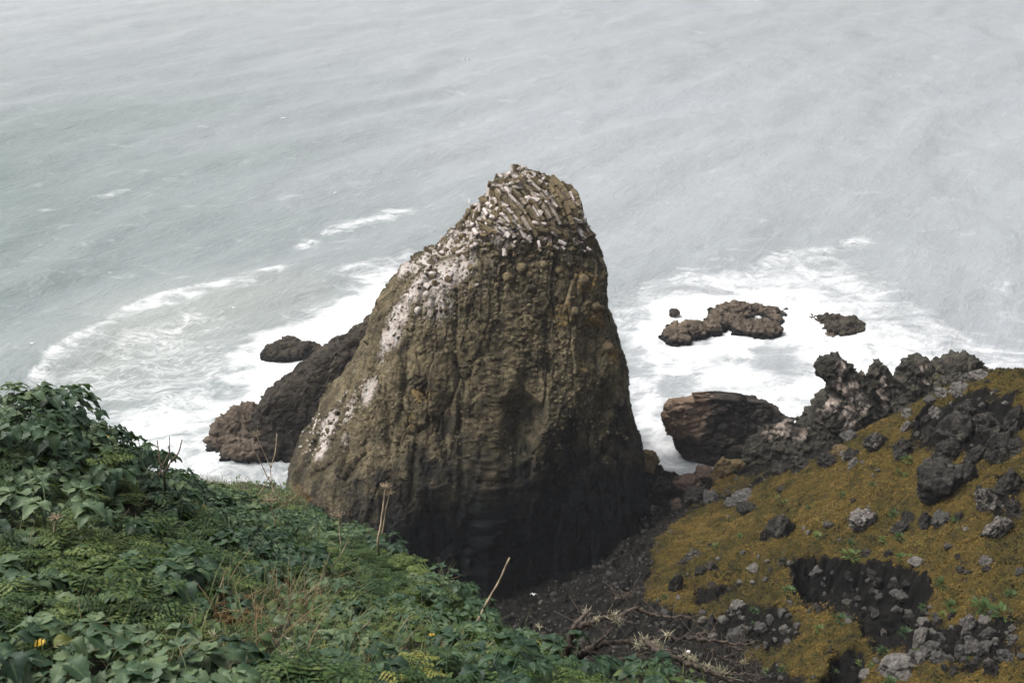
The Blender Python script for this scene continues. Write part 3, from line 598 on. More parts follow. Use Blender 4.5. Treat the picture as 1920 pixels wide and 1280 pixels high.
# ---------------------------------------------------------------- black sloping rock and the crags of the right shore
def black_masks(V, bv, nrm):
    n = fbm(V * .4, 3); px, py, _ = project(V)
    tan = sstep(1350, 1310, px + 14 * n) * sstep(845, 800, py + 20 * n)
    return {'wet_shade': np.clip(.75 - 1.2 * tan, 0, 1) * (0.6 + .5 * n), 'lichen': tan * 1.1, 'guano': np.zeros(len(V))}
M_BLACK = rock_mat('black_layered_rock', (0.016, 0.016, 0.017), (0.050, 0.046, 0.042), (0.17, 0.135, 0.105), lich=(.20, .145, .105), sc=1.3)
M_CRAG = rock_mat('crag_rock', (0.012, 0.013, 0.013), (0.042, 0.040, 0.033), (0.115, 0.105, 0.08), guano=(0.58, 0.52, 0.47))
o, _, _ = loft_rock('shore_rock', [(1300, 747), (1262, 750), (1246, 762), (1242, 780), (1246, 800), (1262, 818), (1266, 840), (1285, 858), (1300, 868), (1310, 890)], [(1300, 747), (1345, 743), (1400, 745), (1432, 750), (1455, 765), (1480, 785), (1500, 800), (1510, 830), (1515, 890)], 90.5, -3.5, [(-4, 3.5), (0, 2.8), (3, 2.2), (5, 1.6), (7.5, .6)], [(-4, 6), (0, 5), (4, 4.5), (7.5, .8)], M_BLACK, nz=170, nth=320, ex=2.5, disp=rough_disp(.55, 1.25, 0.32, (-.35, -.25, 1)), masks=black_masks)
tag(o, 'big black layered rock with a tan left end in the surf gap', 'rock')
def crag_masks(gl, y=84, mossy=.0):
    def f(V, bv, nrm):
        g = blobs(V, bv, gl, y) if gl else np.zeros(len(V))
        return {'guano': g, 'wet_shade': .35 * sstep(.1, .6, fbm(V * .25, 3)), 'moss': mossy * sstep(-.1, .5, fbm(V * .4 + 3, 3)), 'lichen': mossy * .6 * sstep(-.2, .4, fbm(V * .5 + 9, 3))}
    return f
def crag(label, sl, sr, y, zb, fr, bk, gl, amp=.55, sc=1.7, nz=150, nth=240, mossy=0.0, ex=2.3):
    o, V, F = loft_rock('crag', sl, sr, y, zb, fr, bk, M_CRAG, nz=nz, nth=nth, ex=ex, disp=rough_disp(amp, sc, jag=1.7), masks=crag_masks(gl, y, mossy)); return tag(o, label, 'crag')
crag('block shaped crag with overhanging dark left side and white guano streaks', [(1570, 664), (1548, 667), (1535, 680), (1532, 700), (1538, 714), (1552, 724), (1545, 740), (1528, 756), (1510, 775), (1498, 800), (1490, 840), (1480, 900)], [(1570, 664), (1590, 672), (1606, 688), (1618, 702), (1640, 722), (1660, 760), (1670, 800), (1675, 900)], 84, -2, [(-2, 7), (5, 5), (10, 3.2), (14, 2.2), (17, .4)], [(-2, 4), (8, 3), (17, .4)], [(1580, 690, 16, .85), (1575, 720, 18, .9), (1600, 735, 24, .95), (1560, 755, 22, .95), (1590, 775, 22, .8), (1620, 760, 22, .7), (1600, 800, 20, .8), (1540, 775, 14, .7)])
crag('slim pinnacle crag between the block crag and the broad crag', [(1645, 671), (1636, 682), (1630, 700), (1630, 724), (1620, 760), (1600, 800), (1590, 880)], [(1645, 671), (1653, 680), (1662, 692), (1672, 706), (1685, 740), (1700, 800), (1705, 880)], 84.5, -2, [(-2, 5), (6, 3.4), (12, 2), (16.5, .3)], [(-2, 3), (8, 2.2), (16.5, .3)], [(1650, 700, 10, .5), (1660, 715, 14, .8), (1640, 740, 20, .85), (1655, 755, 18, .8), (1630, 780, 16, .5)])
crag('small grey tooth of rock beside the slim pinnacle', [(1616, 692), (1610, 698), (1606, 712), (1604, 740)], [(1616, 692), (1622, 697), (1628, 710), (1632, 740)], 84.2, 6, [(5, 1.2), (14, .8), (16, .2)], [(5, 1.2), (16, .2)], [(1617, 705, 10, .45)], amp=.25, sc=2.5, nz=60, nth=100)
crag('broad dark crag with a pale dome top', [(1718, 664), (1700, 672), (1686, 690), (1680, 705), (1672, 740), (1660, 780), (1650, 880)], [(1718, 664), (1734, 668), (1746, 684), (1762, 720), (1790, 780), (1800, 880)], 83.5, -2, [(-2, 7), (6, 5), (12, 3.5), (15, 2.2), (16.8, .4)], [(-2, 5), (8, 4), (16.8, .4)], [(1735, 690, 14, .72), (1738, 715, 9, .8), (1716, 668, 12, .4)])
crag('ragged olive topped crag nearest the mossy ridge', [(1815, 655), (1800, 664), (1782, 672), (1768, 684), (1752, 690), (1742, 715), (1735, 760), (1725, 860)], [(1815, 655), (1832, 668), (1842, 684), (1860, 700), (1880, 740), (1890, 860)], 82.0, -2, [(-2, 7), (6, 6), (12, 4.2), (15, 2.6), (17.6, .3)], [(-2, 6), (8, 5), (15, 3), (17.6, .3)], [(1740, 735, 10, .8), (1742, 700, 10, .6)], mossy=.6, amp=.6, sc=1.9)
crag('low guano splashed rock shoulder below the block crag', [(1470, 790), (1440, 795), (1415, 815), (1395, 838), (1385, 860), (1380, 900)], [(1470, 790), (1510, 785), (1560, 800), (1610, 820), (1640, 840), (1650, 900)], 83, -2, [(-2, 5), (4, 4), (7, 2.4), (9, .4)], [(-2, 4), (9, .4)], [(1470, 800, 24, .9), (1500, 810, 20, .85), (1440, 812, 16, .6), (1535, 800, 22, .6)], amp=.5)
# ---------------------------------------------------------------- boulders and stones on the slope
import bmesh
def ico(sub):
    bm = bmesh.new(); bmesh.ops.create_icosphere(bm, subdivisions=sub, radius=1.0)
    V = np.array([v.co[:] for v in bm.verts]); F = np.array([[v.index for v in f.verts] for f in bm.faces]); bm.free(); return V, F
ICO = {k: ico(k) for k in (2, 3, 4, 5)}
def stone_verts(seed, sub=4, planes=11, rough=.085, round_=.0):
    r = np.random.default_rng(seed); U, F = ICO[sub]
    n = r.normal(size=(planes, 3)); n /= np.linalg.norm(n, axis=1)[:, None]; d = r.uniform(.62, 1.0, planes)
    dot = np.maximum(U @ n.T, 1e-3); q = np.sort(d[None] / dot, 1); rad = np.minimum(q[:, 0], 1.12)
    if round_: rad = rad * (1 - round_) + round_
    V = U * rad[:, None]
    fa, fe, _ = facets(V * 1.5 + seed * 2.1, 1.2)
    k = .13 * (1 - round_) * fa - .10 * sstep(.15, 0, fe) + fbm(V * 1.6 + seed * 3.7, 4, .6) * rough * 2 + fbm(V * 6 + seed, 3, .6) * rough * .8
    f1, f2, idr = worley(V * 2.4 + seed * 1.3); k += rough * 1.2 * (idr - .5) * sstep(0, .15, f2 - f1)
    return V * (1 + k[:, None]), F
M_BOULD = rock_mat('dark_boulder', (0.005, 0.006, 0.006), (0.021, 0.020, 0.018), (0.085, 0.078, 0.068), guano=(0.42, 0.41, 0.39), sc=1.6)
M_PALE = rock_mat('pale_stone', (0.026, 0.025, 0.023), (0.10, 0.094, 0.086), (0.27, 0.255, 0.235), sc=2.2)
M_GREY = rock_mat('grey_stone', (0.013, 0.0135, 0.0135), (0.055, 0.053, 0.050), (0.17, 0.165, 0.152), sc=2.2)
M_OCHRE = rock_mat('ochre_stone', (0.030, 0.024, 0.014), (0.115, 0.085, 0.045), (0.27, 0.20, 0.11), sc=1.6)
M_RED = rock_mat('reddish_stone', (0.022, 0.017, 0.015), (0.075, 0.052, 0.043), (0.17, 0.13, 0.11), sc=1.6)
MATS = {'d': M_BOULD, 'p': M_PALE, 'g': M_GREY, 'o': M_OCHRE, 'r': M_RED}
PROTO = {}
def proto(seed, sub, mat, rough=.12, speck=0.0, round_=0.0):
    key = (seed, sub, mat, speck)
    if key not in PROTO:
        V, F = stone_verts(seed, sub, rough=rough, round_=round_)
        A = {k: np.zeros(len(V)) for k in ('guano', 'lichen', 'moss', 'wet_shade')}
        A['guano'] += speck; A['moss'] += .36 * sstep(.2, -.5, V[:, 2]) * (mat == 'd')
        o = mesh_np('boulder', V, F, MATS[mat], None, A, smooth=sub >= 5); PROTO[key] = o.data; bpy.data.objects.remove(o)
    return PROTO[key]
SR = np.random.default_rng(21)
def put_stone(px, py, wp, hp, mat, label, name='boulder', cat='boulder', group=None, seed=None, sub=4, speck=0.0, sink=.30, bv=None, rz=None, rough=.12, round_=0.0):
    h, n = hit(bv or terr_b, px, py + hp * .35)
    if h is None: return None
    D = np.linalg.norm(h - [0, 0, H]); rw = wp / FPX * D / 1.9; rh = hp / FPX * D / 1.6
    me = proto(int(SR.integers(0, 14)) if seed is None else seed, sub, mat, rough, speck, round_)
    o = bpy.data.objects.new(name, me); COL.objects.link(o)
    o.location = h + np.array([0, 0, rh * (1 - 2 * sink)]); o.scale = (rw, rw * SR.uniform(.75, 1.0), rh); o.rotation_euler = (SR.uniform(-.12, .12), SR.uniform(-.12, .12), SR.uniform(0, 6.28) if rz is None else rz)
    o.rotation_euler.z = (0 if rz is None else rz) + (SR.uniform(-.35, .35) if rz is None else 0)
    return tag(o, label, cat, group)
BIG = [
 (1765, 888, 84, 84, 'd', 'biggest dark boulder on the mossy slope, pointed top and deep shade below', .25, 5), (1812, 885, 34, 40, 'd', 'dark boulder touching the right side of the biggest dark boulder', .2, 4),
 (1466, 986, 48, 44, 'd', 'rounded dark boulder alone in the moss above the eroded hollow', .2, 5), (1436, 1000, 20, 24, 'd', 'small dark stone at the left foot of the rounded dark boulder', .3, 4),
 (1645, 826, 44, 30, 'd', 'dark boulder under the mossy ridge, left one of two side by side', .36, 4), (1692, 836, 40, 32, 'd', 'dark boulder under the mossy ridge, right one of two side by side', .2, 4),
 (1620, 968, 46, 42, 'd', 'dark boulder heavily speckled with white lichen in the mossy slope', .52, 5), (1734, 972, 26, 32, 'd', 'black boulder leaning against a pale streaked boulder', .2, 4), (1762, 970, 32, 32, 'g', 'pale streaked boulder on the moss beside a black one', .2, 4),
 (1690, 986, 32, 26, 'd', 'low dark boulder left of the pale and black pair', .25, 4), (1702, 966, 20, 20, 'd', 'small dark stone just above the low dark boulder', .2, 3),
 (1402, 950, 34, 22, 'd', 'low dark boulder beside the bare soil path', .2, 4), (1400, 928, 60, 16, 'g', 'flat grey ledge stone along the bare soil path', .2, 4), (1372, 940, 34, 14, 'g', 'small flat grey ledge at the lower end of the bare path', .2, 4),
 (1850, 932, 44, 48, 'd', 'dark outcrop rock at the right edge with white patches on top', .42, 4), (1890, 900, 46, 54, 'd', 'tall dark outcrop rock beside the right edge of the slope', .2, 4), (1868, 982, 46, 42, 'd', 'lowest dark outcrop rock at the right edge dotted with white', .48, 4), (1900, 950, 34, 34, 'd', 'dark rounded rock between the outcrop rocks at the right edge', .2, 4),
 (1800, 800, 66, 50, 'd', 'broad dark ledge rock in the shaded bank under the ridge', .2, 5), (1853, 790, 54, 44, 'd', 'dark overhanging rock in the shaded bank with white stones below', .3, 4), (1782, 842, 50, 44, 'd', 'dark square rock at the lower left of the shaded bank', .2, 4), (1885, 832, 56, 48, 'd', 'dark rock at the lower right of the shaded bank', .2, 4), (1832, 848, 40, 36, 'd', 'dark rock low in the middle of the shaded bank', .2, 4), (1815, 762, 40, 28, 'd', 'dark rock at the top of the shaded bank', .3, 4), (1745, 808, 30, 28, 'd', 'dark knob at the far left of the shaded bank', .2, 4), (1905, 780, 34, 40, 'd', 'dark rock at the upper right of the shaded bank', .2, 4),
 (1312, 1068, 24, 20, 'd', 'small dark stone near the left edge of the moss', .2, 4), (1335, 1060, 22, 18, 'd', 'small dark stone with a white fleck right of its twin', .36, 4), (1268, 1088, 26, 46, 'd', 'long dark slab lying in the left edge of the moss', .2, 4), (1284, 1050, 20, 8, 'd', 'thin dark stone lying flat near the moss edge', .2, 3), (1300, 1036, 30, 16, 'd', 'low dark stones capped with grey near the left moss edge', .4, 3),
 (1385, 1132, 26, 22, 'p', 'white angular stone alone above the grey slab', .0, 4), (1386, 1186, 38, 44, 'g', 'large grey slab standing in the rubble behind the dead shrub', .15, 5), (1334, 1160, 13, 30, 'g', 'narrow upright grey slab left of the large grey slab', .1, 4), (1357, 1158, 18, 9, 'p', 'small white flat stone between upright slab and large slab', .0, 3), (1416, 1062, 26, 8, 'p', 'white flat stone on the turf lip of the eroded hollow', .0, 4), (1444, 1064, 8, 12, 'g', 'small grey upright stone at the turf lip', .1, 3), (1438, 1050, 10, 6, 'p', 'small white stone just above the turf lip', .0, 3), (1422, 1042, 7, 9, 'p', 'small pale upright stone in the moss above the turf lip', .0, 3), (1393, 1034, 10, 8, 'g', 'small grey rounded stone in the moss', .2, 3),
 (1724, 1190, 26, 46, 'p', 'tall pale stone with a dark side in the right rubble', .0, 5), (1746, 1186, 20, 20, 'p', 'pale block next to the tall pale stone', .0, 4), (1750, 1211, 30, 18, 'g', 'grey slab at the foot of the tall pale stone', .1, 4), (1758, 1162, 14, 22, 'g', 'grey pointed stone above the tall pale stone', .1, 4), (1730, 1163, 20, 16, 'p', 'pale rubble block at the top of the heap', .0, 4),
 (1814, 1166, 32, 42, 'g', 'big speckled grey boulder topping the rightmost rubble', .36, 5), (1848, 1160, 22, 14, 'p', 'pale block right of the big speckled boulder', .0, 4), (1850, 1184, 26, 26, 'g', 'grey sloping block below the pale block', .1, 4), (1818, 1196, 20, 14, 'g', 'small grey block under the big speckled boulder', .1, 3), (1820, 1212, 34, 24, 'g', 'pale topped grey block at the bottom of the rightmost rubble', .3, 4), (1800, 1218, 24, 30, 'g', 'dark grey block left of the pale topped block', .1, 4),
 (1688, 1246, 62, 34, 'p', 'wide cracked pale boulder at the bottom of the slope', .0, 5), (1706, 1226, 28, 26, 'g', 'grey rock behind the wide cracked pale boulder', .1, 4), (1762, 1228, 28, 20, 'g', 'grey rock with a rusty patch right of the cracked boulder', .1, 4), (1730, 1228, 26, 16, 'p', 'flat pale stone above the wide cracked boulder', .0, 4), (1884, 1226, 28, 24, 'g', 'smooth grey stone near the lower right corner', .1, 4), (1858, 1248, 30, 30, 'd', 'dark grey stone left of the smooth grey stone', .2, 4), (1825, 1242, 24, 20, 'd', 'dark stone beside the green patch in the lower right', .2, 4), (1626, 1262, 26, 12, 'p', 'pale flat stone at the bottom edge of the slope', .0, 3), (1655, 1182, 12, 10, 'p', 'small white stone below the eroded hollow', .0, 3),
 (1848, 1048, 18, 16, 'p', 'pale round stone alone on the right slope', .0, 4), (1722, 1052, 30, 12, 'p', 'pale flat stone just above the right end of the eroded hollow', .0, 4), (1910, 1070, 16, 16, 'g', 'grey stone at the right edge below the pale round stone', .3, 3),
 (1356, 868, 34, 44, 'o', 'yellowish tan block standing at the edge of the surf gap', .0, 5), (1346, 848, 16, 14, 'o', 'ochre cap stone on top of the yellowish tan block', .0, 4), (1346, 890, 26, 24, 'o', 'ochre stone at the foot of the yellowish tan block', .0, 4), (1318, 884, 40, 24, 'r', 'low reddish brown boulder in front of the surf gap', .0, 5), (1378, 870, 34, 26, 'o', 'tan rounded rock right of the yellowish block', .0, 4), (1396, 858, 22, 14, 'g', 'grey rock behind the tan rounded rock', .0, 4), (1292, 900, 54, 36, 'r', 'broad brown rock at the near end of the surf gap', .0, 5), (1214, 858, 38, 40, 'o', 'round tan knob at the right foot of the stack', .0, 5), (1216, 872, 14, 14, 'o', 'small ochre stone on the tan knob', .0, 3), (1190, 848, 14, 10, 'p', 'white guano covered stone at the foot of the stack', .4, 3), (1182, 884, 18, 26, 'p', 'white splashed stone below the tan knob', .4, 4), (1300, 925, 44, 34, 'd', 'dark mossy rock below the broad brown rock', .1, 4), (1330, 930, 30, 30, 'g', 'grey brown rock beside the dark mossy rock', .1, 4), (1225, 950, 20, 16, 'p', 'pale stone in the rubble below the saddle', .0, 3), (1205, 970, 14, 14, 'p', 'pale stone low in the rubble by the cove', .0, 3), (1270, 940, 24, 22, 'r', 'brown rock in the rubble of the saddle', .0, 4), (1240, 905, 40, 30, 'd', 'dark lumpy rock in the saddle near the stack', .2, 4),
 (1766, 734, 30, 16, 'p', 'pale boulder on the ridge under the ragged crag', .1, 4), (1800, 726, 34, 18, 'p', 'long pale boulder on the ridge right of the first', .1, 4), (1812, 706, 22, 18, 'g', 'grey boulder on the ridge below the ragged crag', .3, 4), (1838, 700, 34, 20, 'p', 'pale rubble boulder where the crag meets the ridge', .2, 4), (1745, 748, 20, 14, 'g', 'grey boulder further down the ridge', .2, 4), (1702, 772, 20, 14, 'p', 'pale leaning slab on the ridge edge', .0, 4), (1690, 766, 18, 10, 'g', 'small grey slab behind the leaning slab', .1, 3), (1755, 774, 22, 22, 'p', 'pale lichen stone in the moss below the ridge', .2, 4), (1700, 796, 18, 22, 'd', 'dark stone with a white cap below the ridge', .5, 4), (1595, 818, 34, 20, 'g', 'grey slab where the moss starts below the crags', .1, 4), (1575, 840, 26, 16, 'o', 'tan topped stone at the upper moss edge', .0, 4),
 (1595, 850, 30, 22, 'd', 'dark rubble rock above the moss edge', .2, 4), (1550, 858, 40, 26, 'd', 'dark rock at the far end of the moss under the crags', .2, 4), (1500, 866, 44, 28, 'd', 'dark lumpy rock behind the bare path', .3, 4), (1460, 876, 36, 24, 'd', 'brown black rock right of the tan rounded rock', .2, 4), (1430, 864, 34, 22, 'r', 'brown rubble rock between tan rock and dark rocks', .0, 4), (1586, 855, 16, 12, 'p', 'small pale stone with lichen beside dark stones', .1, 3), (1600, 864, 18, 18, 'p', 'speckled pale stone in the upper moss', .2, 3)]
for px, py, wp, hp, mt, lab, speck, sub in BIG:
    put_stone(px, py, wp, hp, mt, lab, speck=speck, sub=max(sub, 4), sink=.44 if mt == 'd' else .42, round_=.25 if mt in 'or' else .08)
# stones nothing tells apart
MOSSPX = [(1260, 1010), (1340, 965), (1440, 910), (1560, 850), (1700, 775), (1800, 730), (1915, 690), (1915, 1270), (1520, 1270), (1380, 1170), (1270, 1130), (1235, 1090)]
def in_px(poly, x, y): return sdpoly(np.array([[x, y]]), poly)[0] > 0
k = 0
while k < 48:
    x, y = SR.uniform(1230, 1915), SR.uniform(690, 1270)
    if not in_px(MOSSPX, x, y): continue
    s = SR.uniform(3.5, 8) * (1.2 if SR.random() < .15 else 1)
    if put_stone(x, y, s * SR.uniform(1, 1.6), s * SR.uniform(.8, 1.2), SR.choice(['p', 'p', 'g']), 'small pale stone scattered on the orange mossy slope', 'stone', 'stone', 'small pale stones scattered on the moss', sub=2, sink=.3): k += 1
k = 0
while k < 50:
    x, y = SR.uniform(1240, 1915), SR.uniform(700, 1270)
    if not in_px(MOSSPX, x, y): continue
    s = SR.uniform(5, 13)
    if put_stone(x, y, s * SR.uniform(1, 1.7), s * SR.uniform(.8, 1.1), 'd', 'small dark stone half sunk in the orange moss', 'stone', 'stone', 'small dark stones sunk in the moss', sub=3, sink=.42, speck=SR.choice([.1, .3, .45])): k += 1
RUBPX = [[(1500, 1075), (1560, 1062), (1660, 1075), (1720, 1110), (1700, 1150), (1600, 1165), (1500, 1140)], [(1310, 1150), (1400, 1140), (1500, 1150), (1515, 1190), (1440, 1215), (1330, 1220)], [(1690, 1150), (1780, 1150), (1920, 1160), (1920, 1250), (1800, 1230), (1640, 1270), (1640, 1235), (1700, 1225)], [(1700, 780), (1780, 740), (1870, 720), (1860, 760), (1720, 800)]]
for pi, (poly, cnt) in enumerate(zip(RUBPX, (50, 38, 62, 14))):
    k = 0; P_ = np.array(poly)
    while k < cnt:
        x, y = SR.uniform(P_[:, 0].min(), P_[:, 0].max()), SR.uniform(P_[:, 1].min(), P_[:, 1].max())
        if not in_px(poly, x, y): continue
        s = SR.choice([5, 6, 8, 10, 13, 17], p=[.25, .25, .2, .15, .1, .05])
        put_stone(x, y, s * SR.uniform(.9, 1.5), s * SR.uniform(.8, 1.2), SR.choice(['d', 'g', 'g'] if pi == 0 else ['g', 'g', 'd', 'p']), ['dark angular stone lying in the eroded hollow', 'grey angular stone in the rubble behind the dead shrub', 'grey angular stone in the rubble heap at the lower right', 'grey stone lying in the rubble along the ridge'][pi], 'stone', 'stone', ['stones in the eroded hollow', 'stones behind the dead shrub', 'stones of the lower right rubble', 'stones along the ridge'][pi], sub=3, sink=.25, speck=SR.choice([0, .1, .25])); k += 1
# uncountable small scree on the bare ground: one object
def build_scree():
    U, F = ICO[2]; mb = MB(); P = []
    poly = [(1190, 870), (1290, 900), (1420, 880), (1450, 900), (1330, 960), (1240, 1010), (1225, 1090), (1250, 1150), (1330, 1230), (1500, 1275), (960, 1275), (960, 1150), (1100, 1070), (1160, 960)]
    n = 0
    while n < 700:
        x, y = SR.uniform(960, 1500), SR.uniform(860, 1275)
        if not in_px(poly, x, y): continue
        h, nn = hit(terr_b, x, y)
        if h is None: continue
        D = np.linalg.norm(h - [0, 0, H]); s = SR.gamma(2.0, .8) * 1.2 / FPX * D + .03
        V = stone_cache[n % 24] * (s * np.array([1, SR.uniform(.7, 1), SR.uniform(.6, .9)])); a = SR.uniform(0, 6.28); c, s_ = math.cos(a), math.sin(a)
        V = V @ np.array([[c, s_, 0], [-s_, c, 0], [0, 0, 1]]) + h + [0, 0, s * .3]
        mb.add(V, F, SR.choice([.1, .25, .4, 1.0], p=[.70, .22, .07, .01])); n += 1
    m, t, b = new_mat('scree'); q = N(t)
    c = q.ramp(q.math('ADD', q.attr('tone'), q.math('MULTIPLY', q.math('SUBTRACT', q.noise(q.pos(), 6, 4, .7), .5), .5)), [(0.0, (0.008, 0.008, 0.008)), (0.35, (0.045, 0.04, 0.034)), (0.7, (0.16, 0.14, 0.12)), (1.0, (0.45, 0.42, 0.39))])
    t.links.new(c, b.inputs['Base Color']); b.inputs['Roughness'].default_value = .9
    o = mb.build('scree', m, smooth=False); tag(o, 'small dark scree littering the bare ground of the saddle', 'scree', kind='stuff')
stone_cache = [stone_verts(100 + i, 2, planes=9, rough=.05)[0] for i in range(24)]
build_scree()
# ---------------------------------------------------------------- curved basalt columns on the crown, loose blocks and cobbles on the stack
M_COL = rock_mat('column_basalt', (0.030, 0.027, 0.020), (0.115, 0.092, 0.055), (0.26, 0.20, 0.115), guano=(0.66, 0.63, 0.62), sc=2.0)
CR = np.random.default_rng(33)
def block(p0, p1, up, wd, dp, g, jag=.12):
    """one joint of a column between two points; up = outward normal"""
    ax = p1 - p0; L = np.linalg.norm(ax); ax /= L; up = up - ax * (up @ ax); up /= np.linalg.norm(up); sx = np.cross(ax, up)
    prof = np.array([(-.5, -.9), (.5, -.9), (.56, .02), (.26, .5), (-.26, .5), (-.56, .02)]) * (1 + CR.uniform(-jag, jag, (6, 2)))
    V, A = [], []
    for s_, k in ((0.02, .93), (.1, 1.0), (.5, 1.02), (.9, 1.0), (.985, .92)):
        for a, b in prof:
            q = p0 + ax * L * s_ + sx * a * wd * k + up * (b * dp * k) + CR.normal(size=3) * .02
            V.append(q); A.append(g if b > .2 else g * .25)
    n = len(V); V += [np.mean(V[:6], 0), np.mean(V[-7:-1], 0)]; A += [g * .5, g * .5]
    F4 = grid_faces(5, 6, True); i = np.arange(6); j = (i + 1) % 6
    F3 = np.vstack([np.stack([np.full(6, n), j, i], 1), np.stack([np.full(6, n + 1), 24 + i, 24 + j], 1)])
    return np.array(V), F4, F3, np.array(A)
ARCS = [([(1022, 324), (1045, 340), (1062, 365), (1074, 395), (1080, 412)], .05), ([(1018, 336), (1038, 352), (1056, 376), (1066, 402), (1070, 416)], .1), ([(1026, 346), (1040, 362), (1050, 385), (1058, 408)], .1),
        ([(990, 340), (1010, 356), (1028, 380), (1042, 402), (1052, 424)], .5), ([(984, 350), (1003, 368), (1020, 392), (1032, 415), (1038, 430)], .55), ([(972, 352), (992, 372), (1010, 396), (1022, 420), (1030, 438)], .35),
        ([(962, 360), (982, 380), (1000, 402), (1012, 424), (1020, 438)], .5), ([(950, 362), (972, 384), (990, 408), (1002, 432), (1008, 444)], .3), ([(940, 352), (960, 376), (978, 392), (990, 404)], .6), ([(930, 356), (950, 378), (966, 394), (982, 412), (996, 440)], .45),
        ([(925, 372), (942, 388), (960, 400), (976, 420)], .7), ([(915, 384), (932, 396), (950, 410), (964, 426)], .75), ([(946, 398), (958, 414), (966, 432)], .3), ([(956, 392), (970, 412), (980, 436)], .25), ([(1062, 348), (1078, 370), (1086, 398)], .4), ([(1070, 414), (1076, 428), (1080, 440)], .3), ([(1086, 410), (1092, 428), (1096, 442)], .3), ([(1008, 372), (1026, 394), (1040, 420)], .2)]
for pts, g in ARCS:
    P, Nn = [], []
    for x, y in spline(pts, 24):
        h, n = hit(stack_b, x, y)
        if h is None: continue
        P.append(h); Nn.append(n)
    if len(P) < 10: continue
    P = spline(np.array(P), 24) if len(P) > 3 else np.array(P); Nn = np.array(Nn); Nn = np.array([Nn[min(i, len(Nn) - 1)] for i in range(24)]); Nm = Nn.mean(0); Nn = Nn * .3 + Nm * .7
    cuts = [0]
    while cuts[-1] < 22: cuts.append(min(23, cuts[-1] + int(CR.integers(3, 10))))
    wd = CR.uniform(.38, .52); lift = CR.uniform(.0, .34); Vs, F4s, F3s, As, n0 = [], [], [], [], 0
    for a, b in zip(cuts[:-1], cuts[1:]):
        if b - a < 2: continue
        nn = Nn[(a + b) // 2]; nn = nn if nn @ (np.array([0, 0, H]) - P[a]) > 0 else -nn
        off = nn * (lift + CR.uniform(-.05, .08))
        V, F4, F3, A = block(P[a] + off, P[b] + off, nn, wd, .50, g * CR.uniform(.6, 1.3))
        Vs.append(V); F4s.append(F4 + n0); F3s.append(F3 + n0); As.append(A); n0 += len(V)
    V = np.vstack(Vs) - np.array(stack_root.location); z = np.zeros(len(V))
    o = mesh_np('basalt_column', V, [np.vstack(F4s), np.vstack(F3s)], M_COL, stack_root, {'guano': np.concatenate(As), 'lichen': z + CR.uniform(0, .5) * (1 - g), 'moss': z + .1, 'wet_shade': z}, smooth=False)
def broken_columns():
    Vs, F4s, F3s, As, n0 = [], [], [], [], 0
    for poly, cnt in (([(908, 338), (960, 320), (1018, 324), (1000, 350), (950, 360), (905, 378)], 55), ([(890, 378), (930, 365), (985, 430), (960, 452), (900, 440), (870, 410)], 60), ([(1060, 345), (1085, 372), (1108, 440), (1088, 450)], 26), ([(985, 345), (1020, 345), (1050, 400), (1060, 430), (1010, 440)], 26), ([(860, 430), (980, 440), (1090, 440), (1110, 470), (1000, 480), (860, 480)], 34), ([(800, 470), (880, 440), (900, 500), (800, 540)], 24)):
        Q = np.array(poly); k = 0
        while k < cnt:
            x, y = CR.uniform(Q[:, 0].min(), Q[:, 0].max()), CR.uniform(Q[:, 1].min(), Q[:, 1].max())
            if not in_px(poly, x, y): continue
            h, nn = hit(stack_b, x, y); k += 1
            if h is None or h[1] < 60: continue
            nn = nn if nn @ (np.array([0, 0, H]) - h) > 0 else -nn
            ax = np.array([.75, -.15, -.62]) + CR.normal(size=3) * .33; ax -= nn * (ax @ nn) * .8; ax /= np.linalg.norm(ax); L = CR.uniform(.4, 1.5) * (.55 if y > 440 else 1)
            V, F4, F3, A = block(h - ax * L / 2 + nn * .12, h + ax * L / 2 + nn * CR.uniform(.05, .35), nn, CR.uniform(.22, .55) , CR.uniform(.25, .5), CR.choice([.1, .6, .95], p=[.4, .25, .35]))
            Vs.append(V); F4s.append(F4 + n0); F3s.append(F3 + n0); As.append(A); n0 += len(V)
    V = np.vstack(Vs) - np.array(stack_root.location); z = np.zeros(len(V))
    o = mesh_np('broken_columns', V, [np.vstack(F4s), np.vstack(F3s)], M_COL, stack_root, {'guano': np.concatenate(As), 'lichen': z + .15, 'moss': z, 'wet_shade': z}, smooth=False); o['kind'] = 'stuff'
broken_columns()
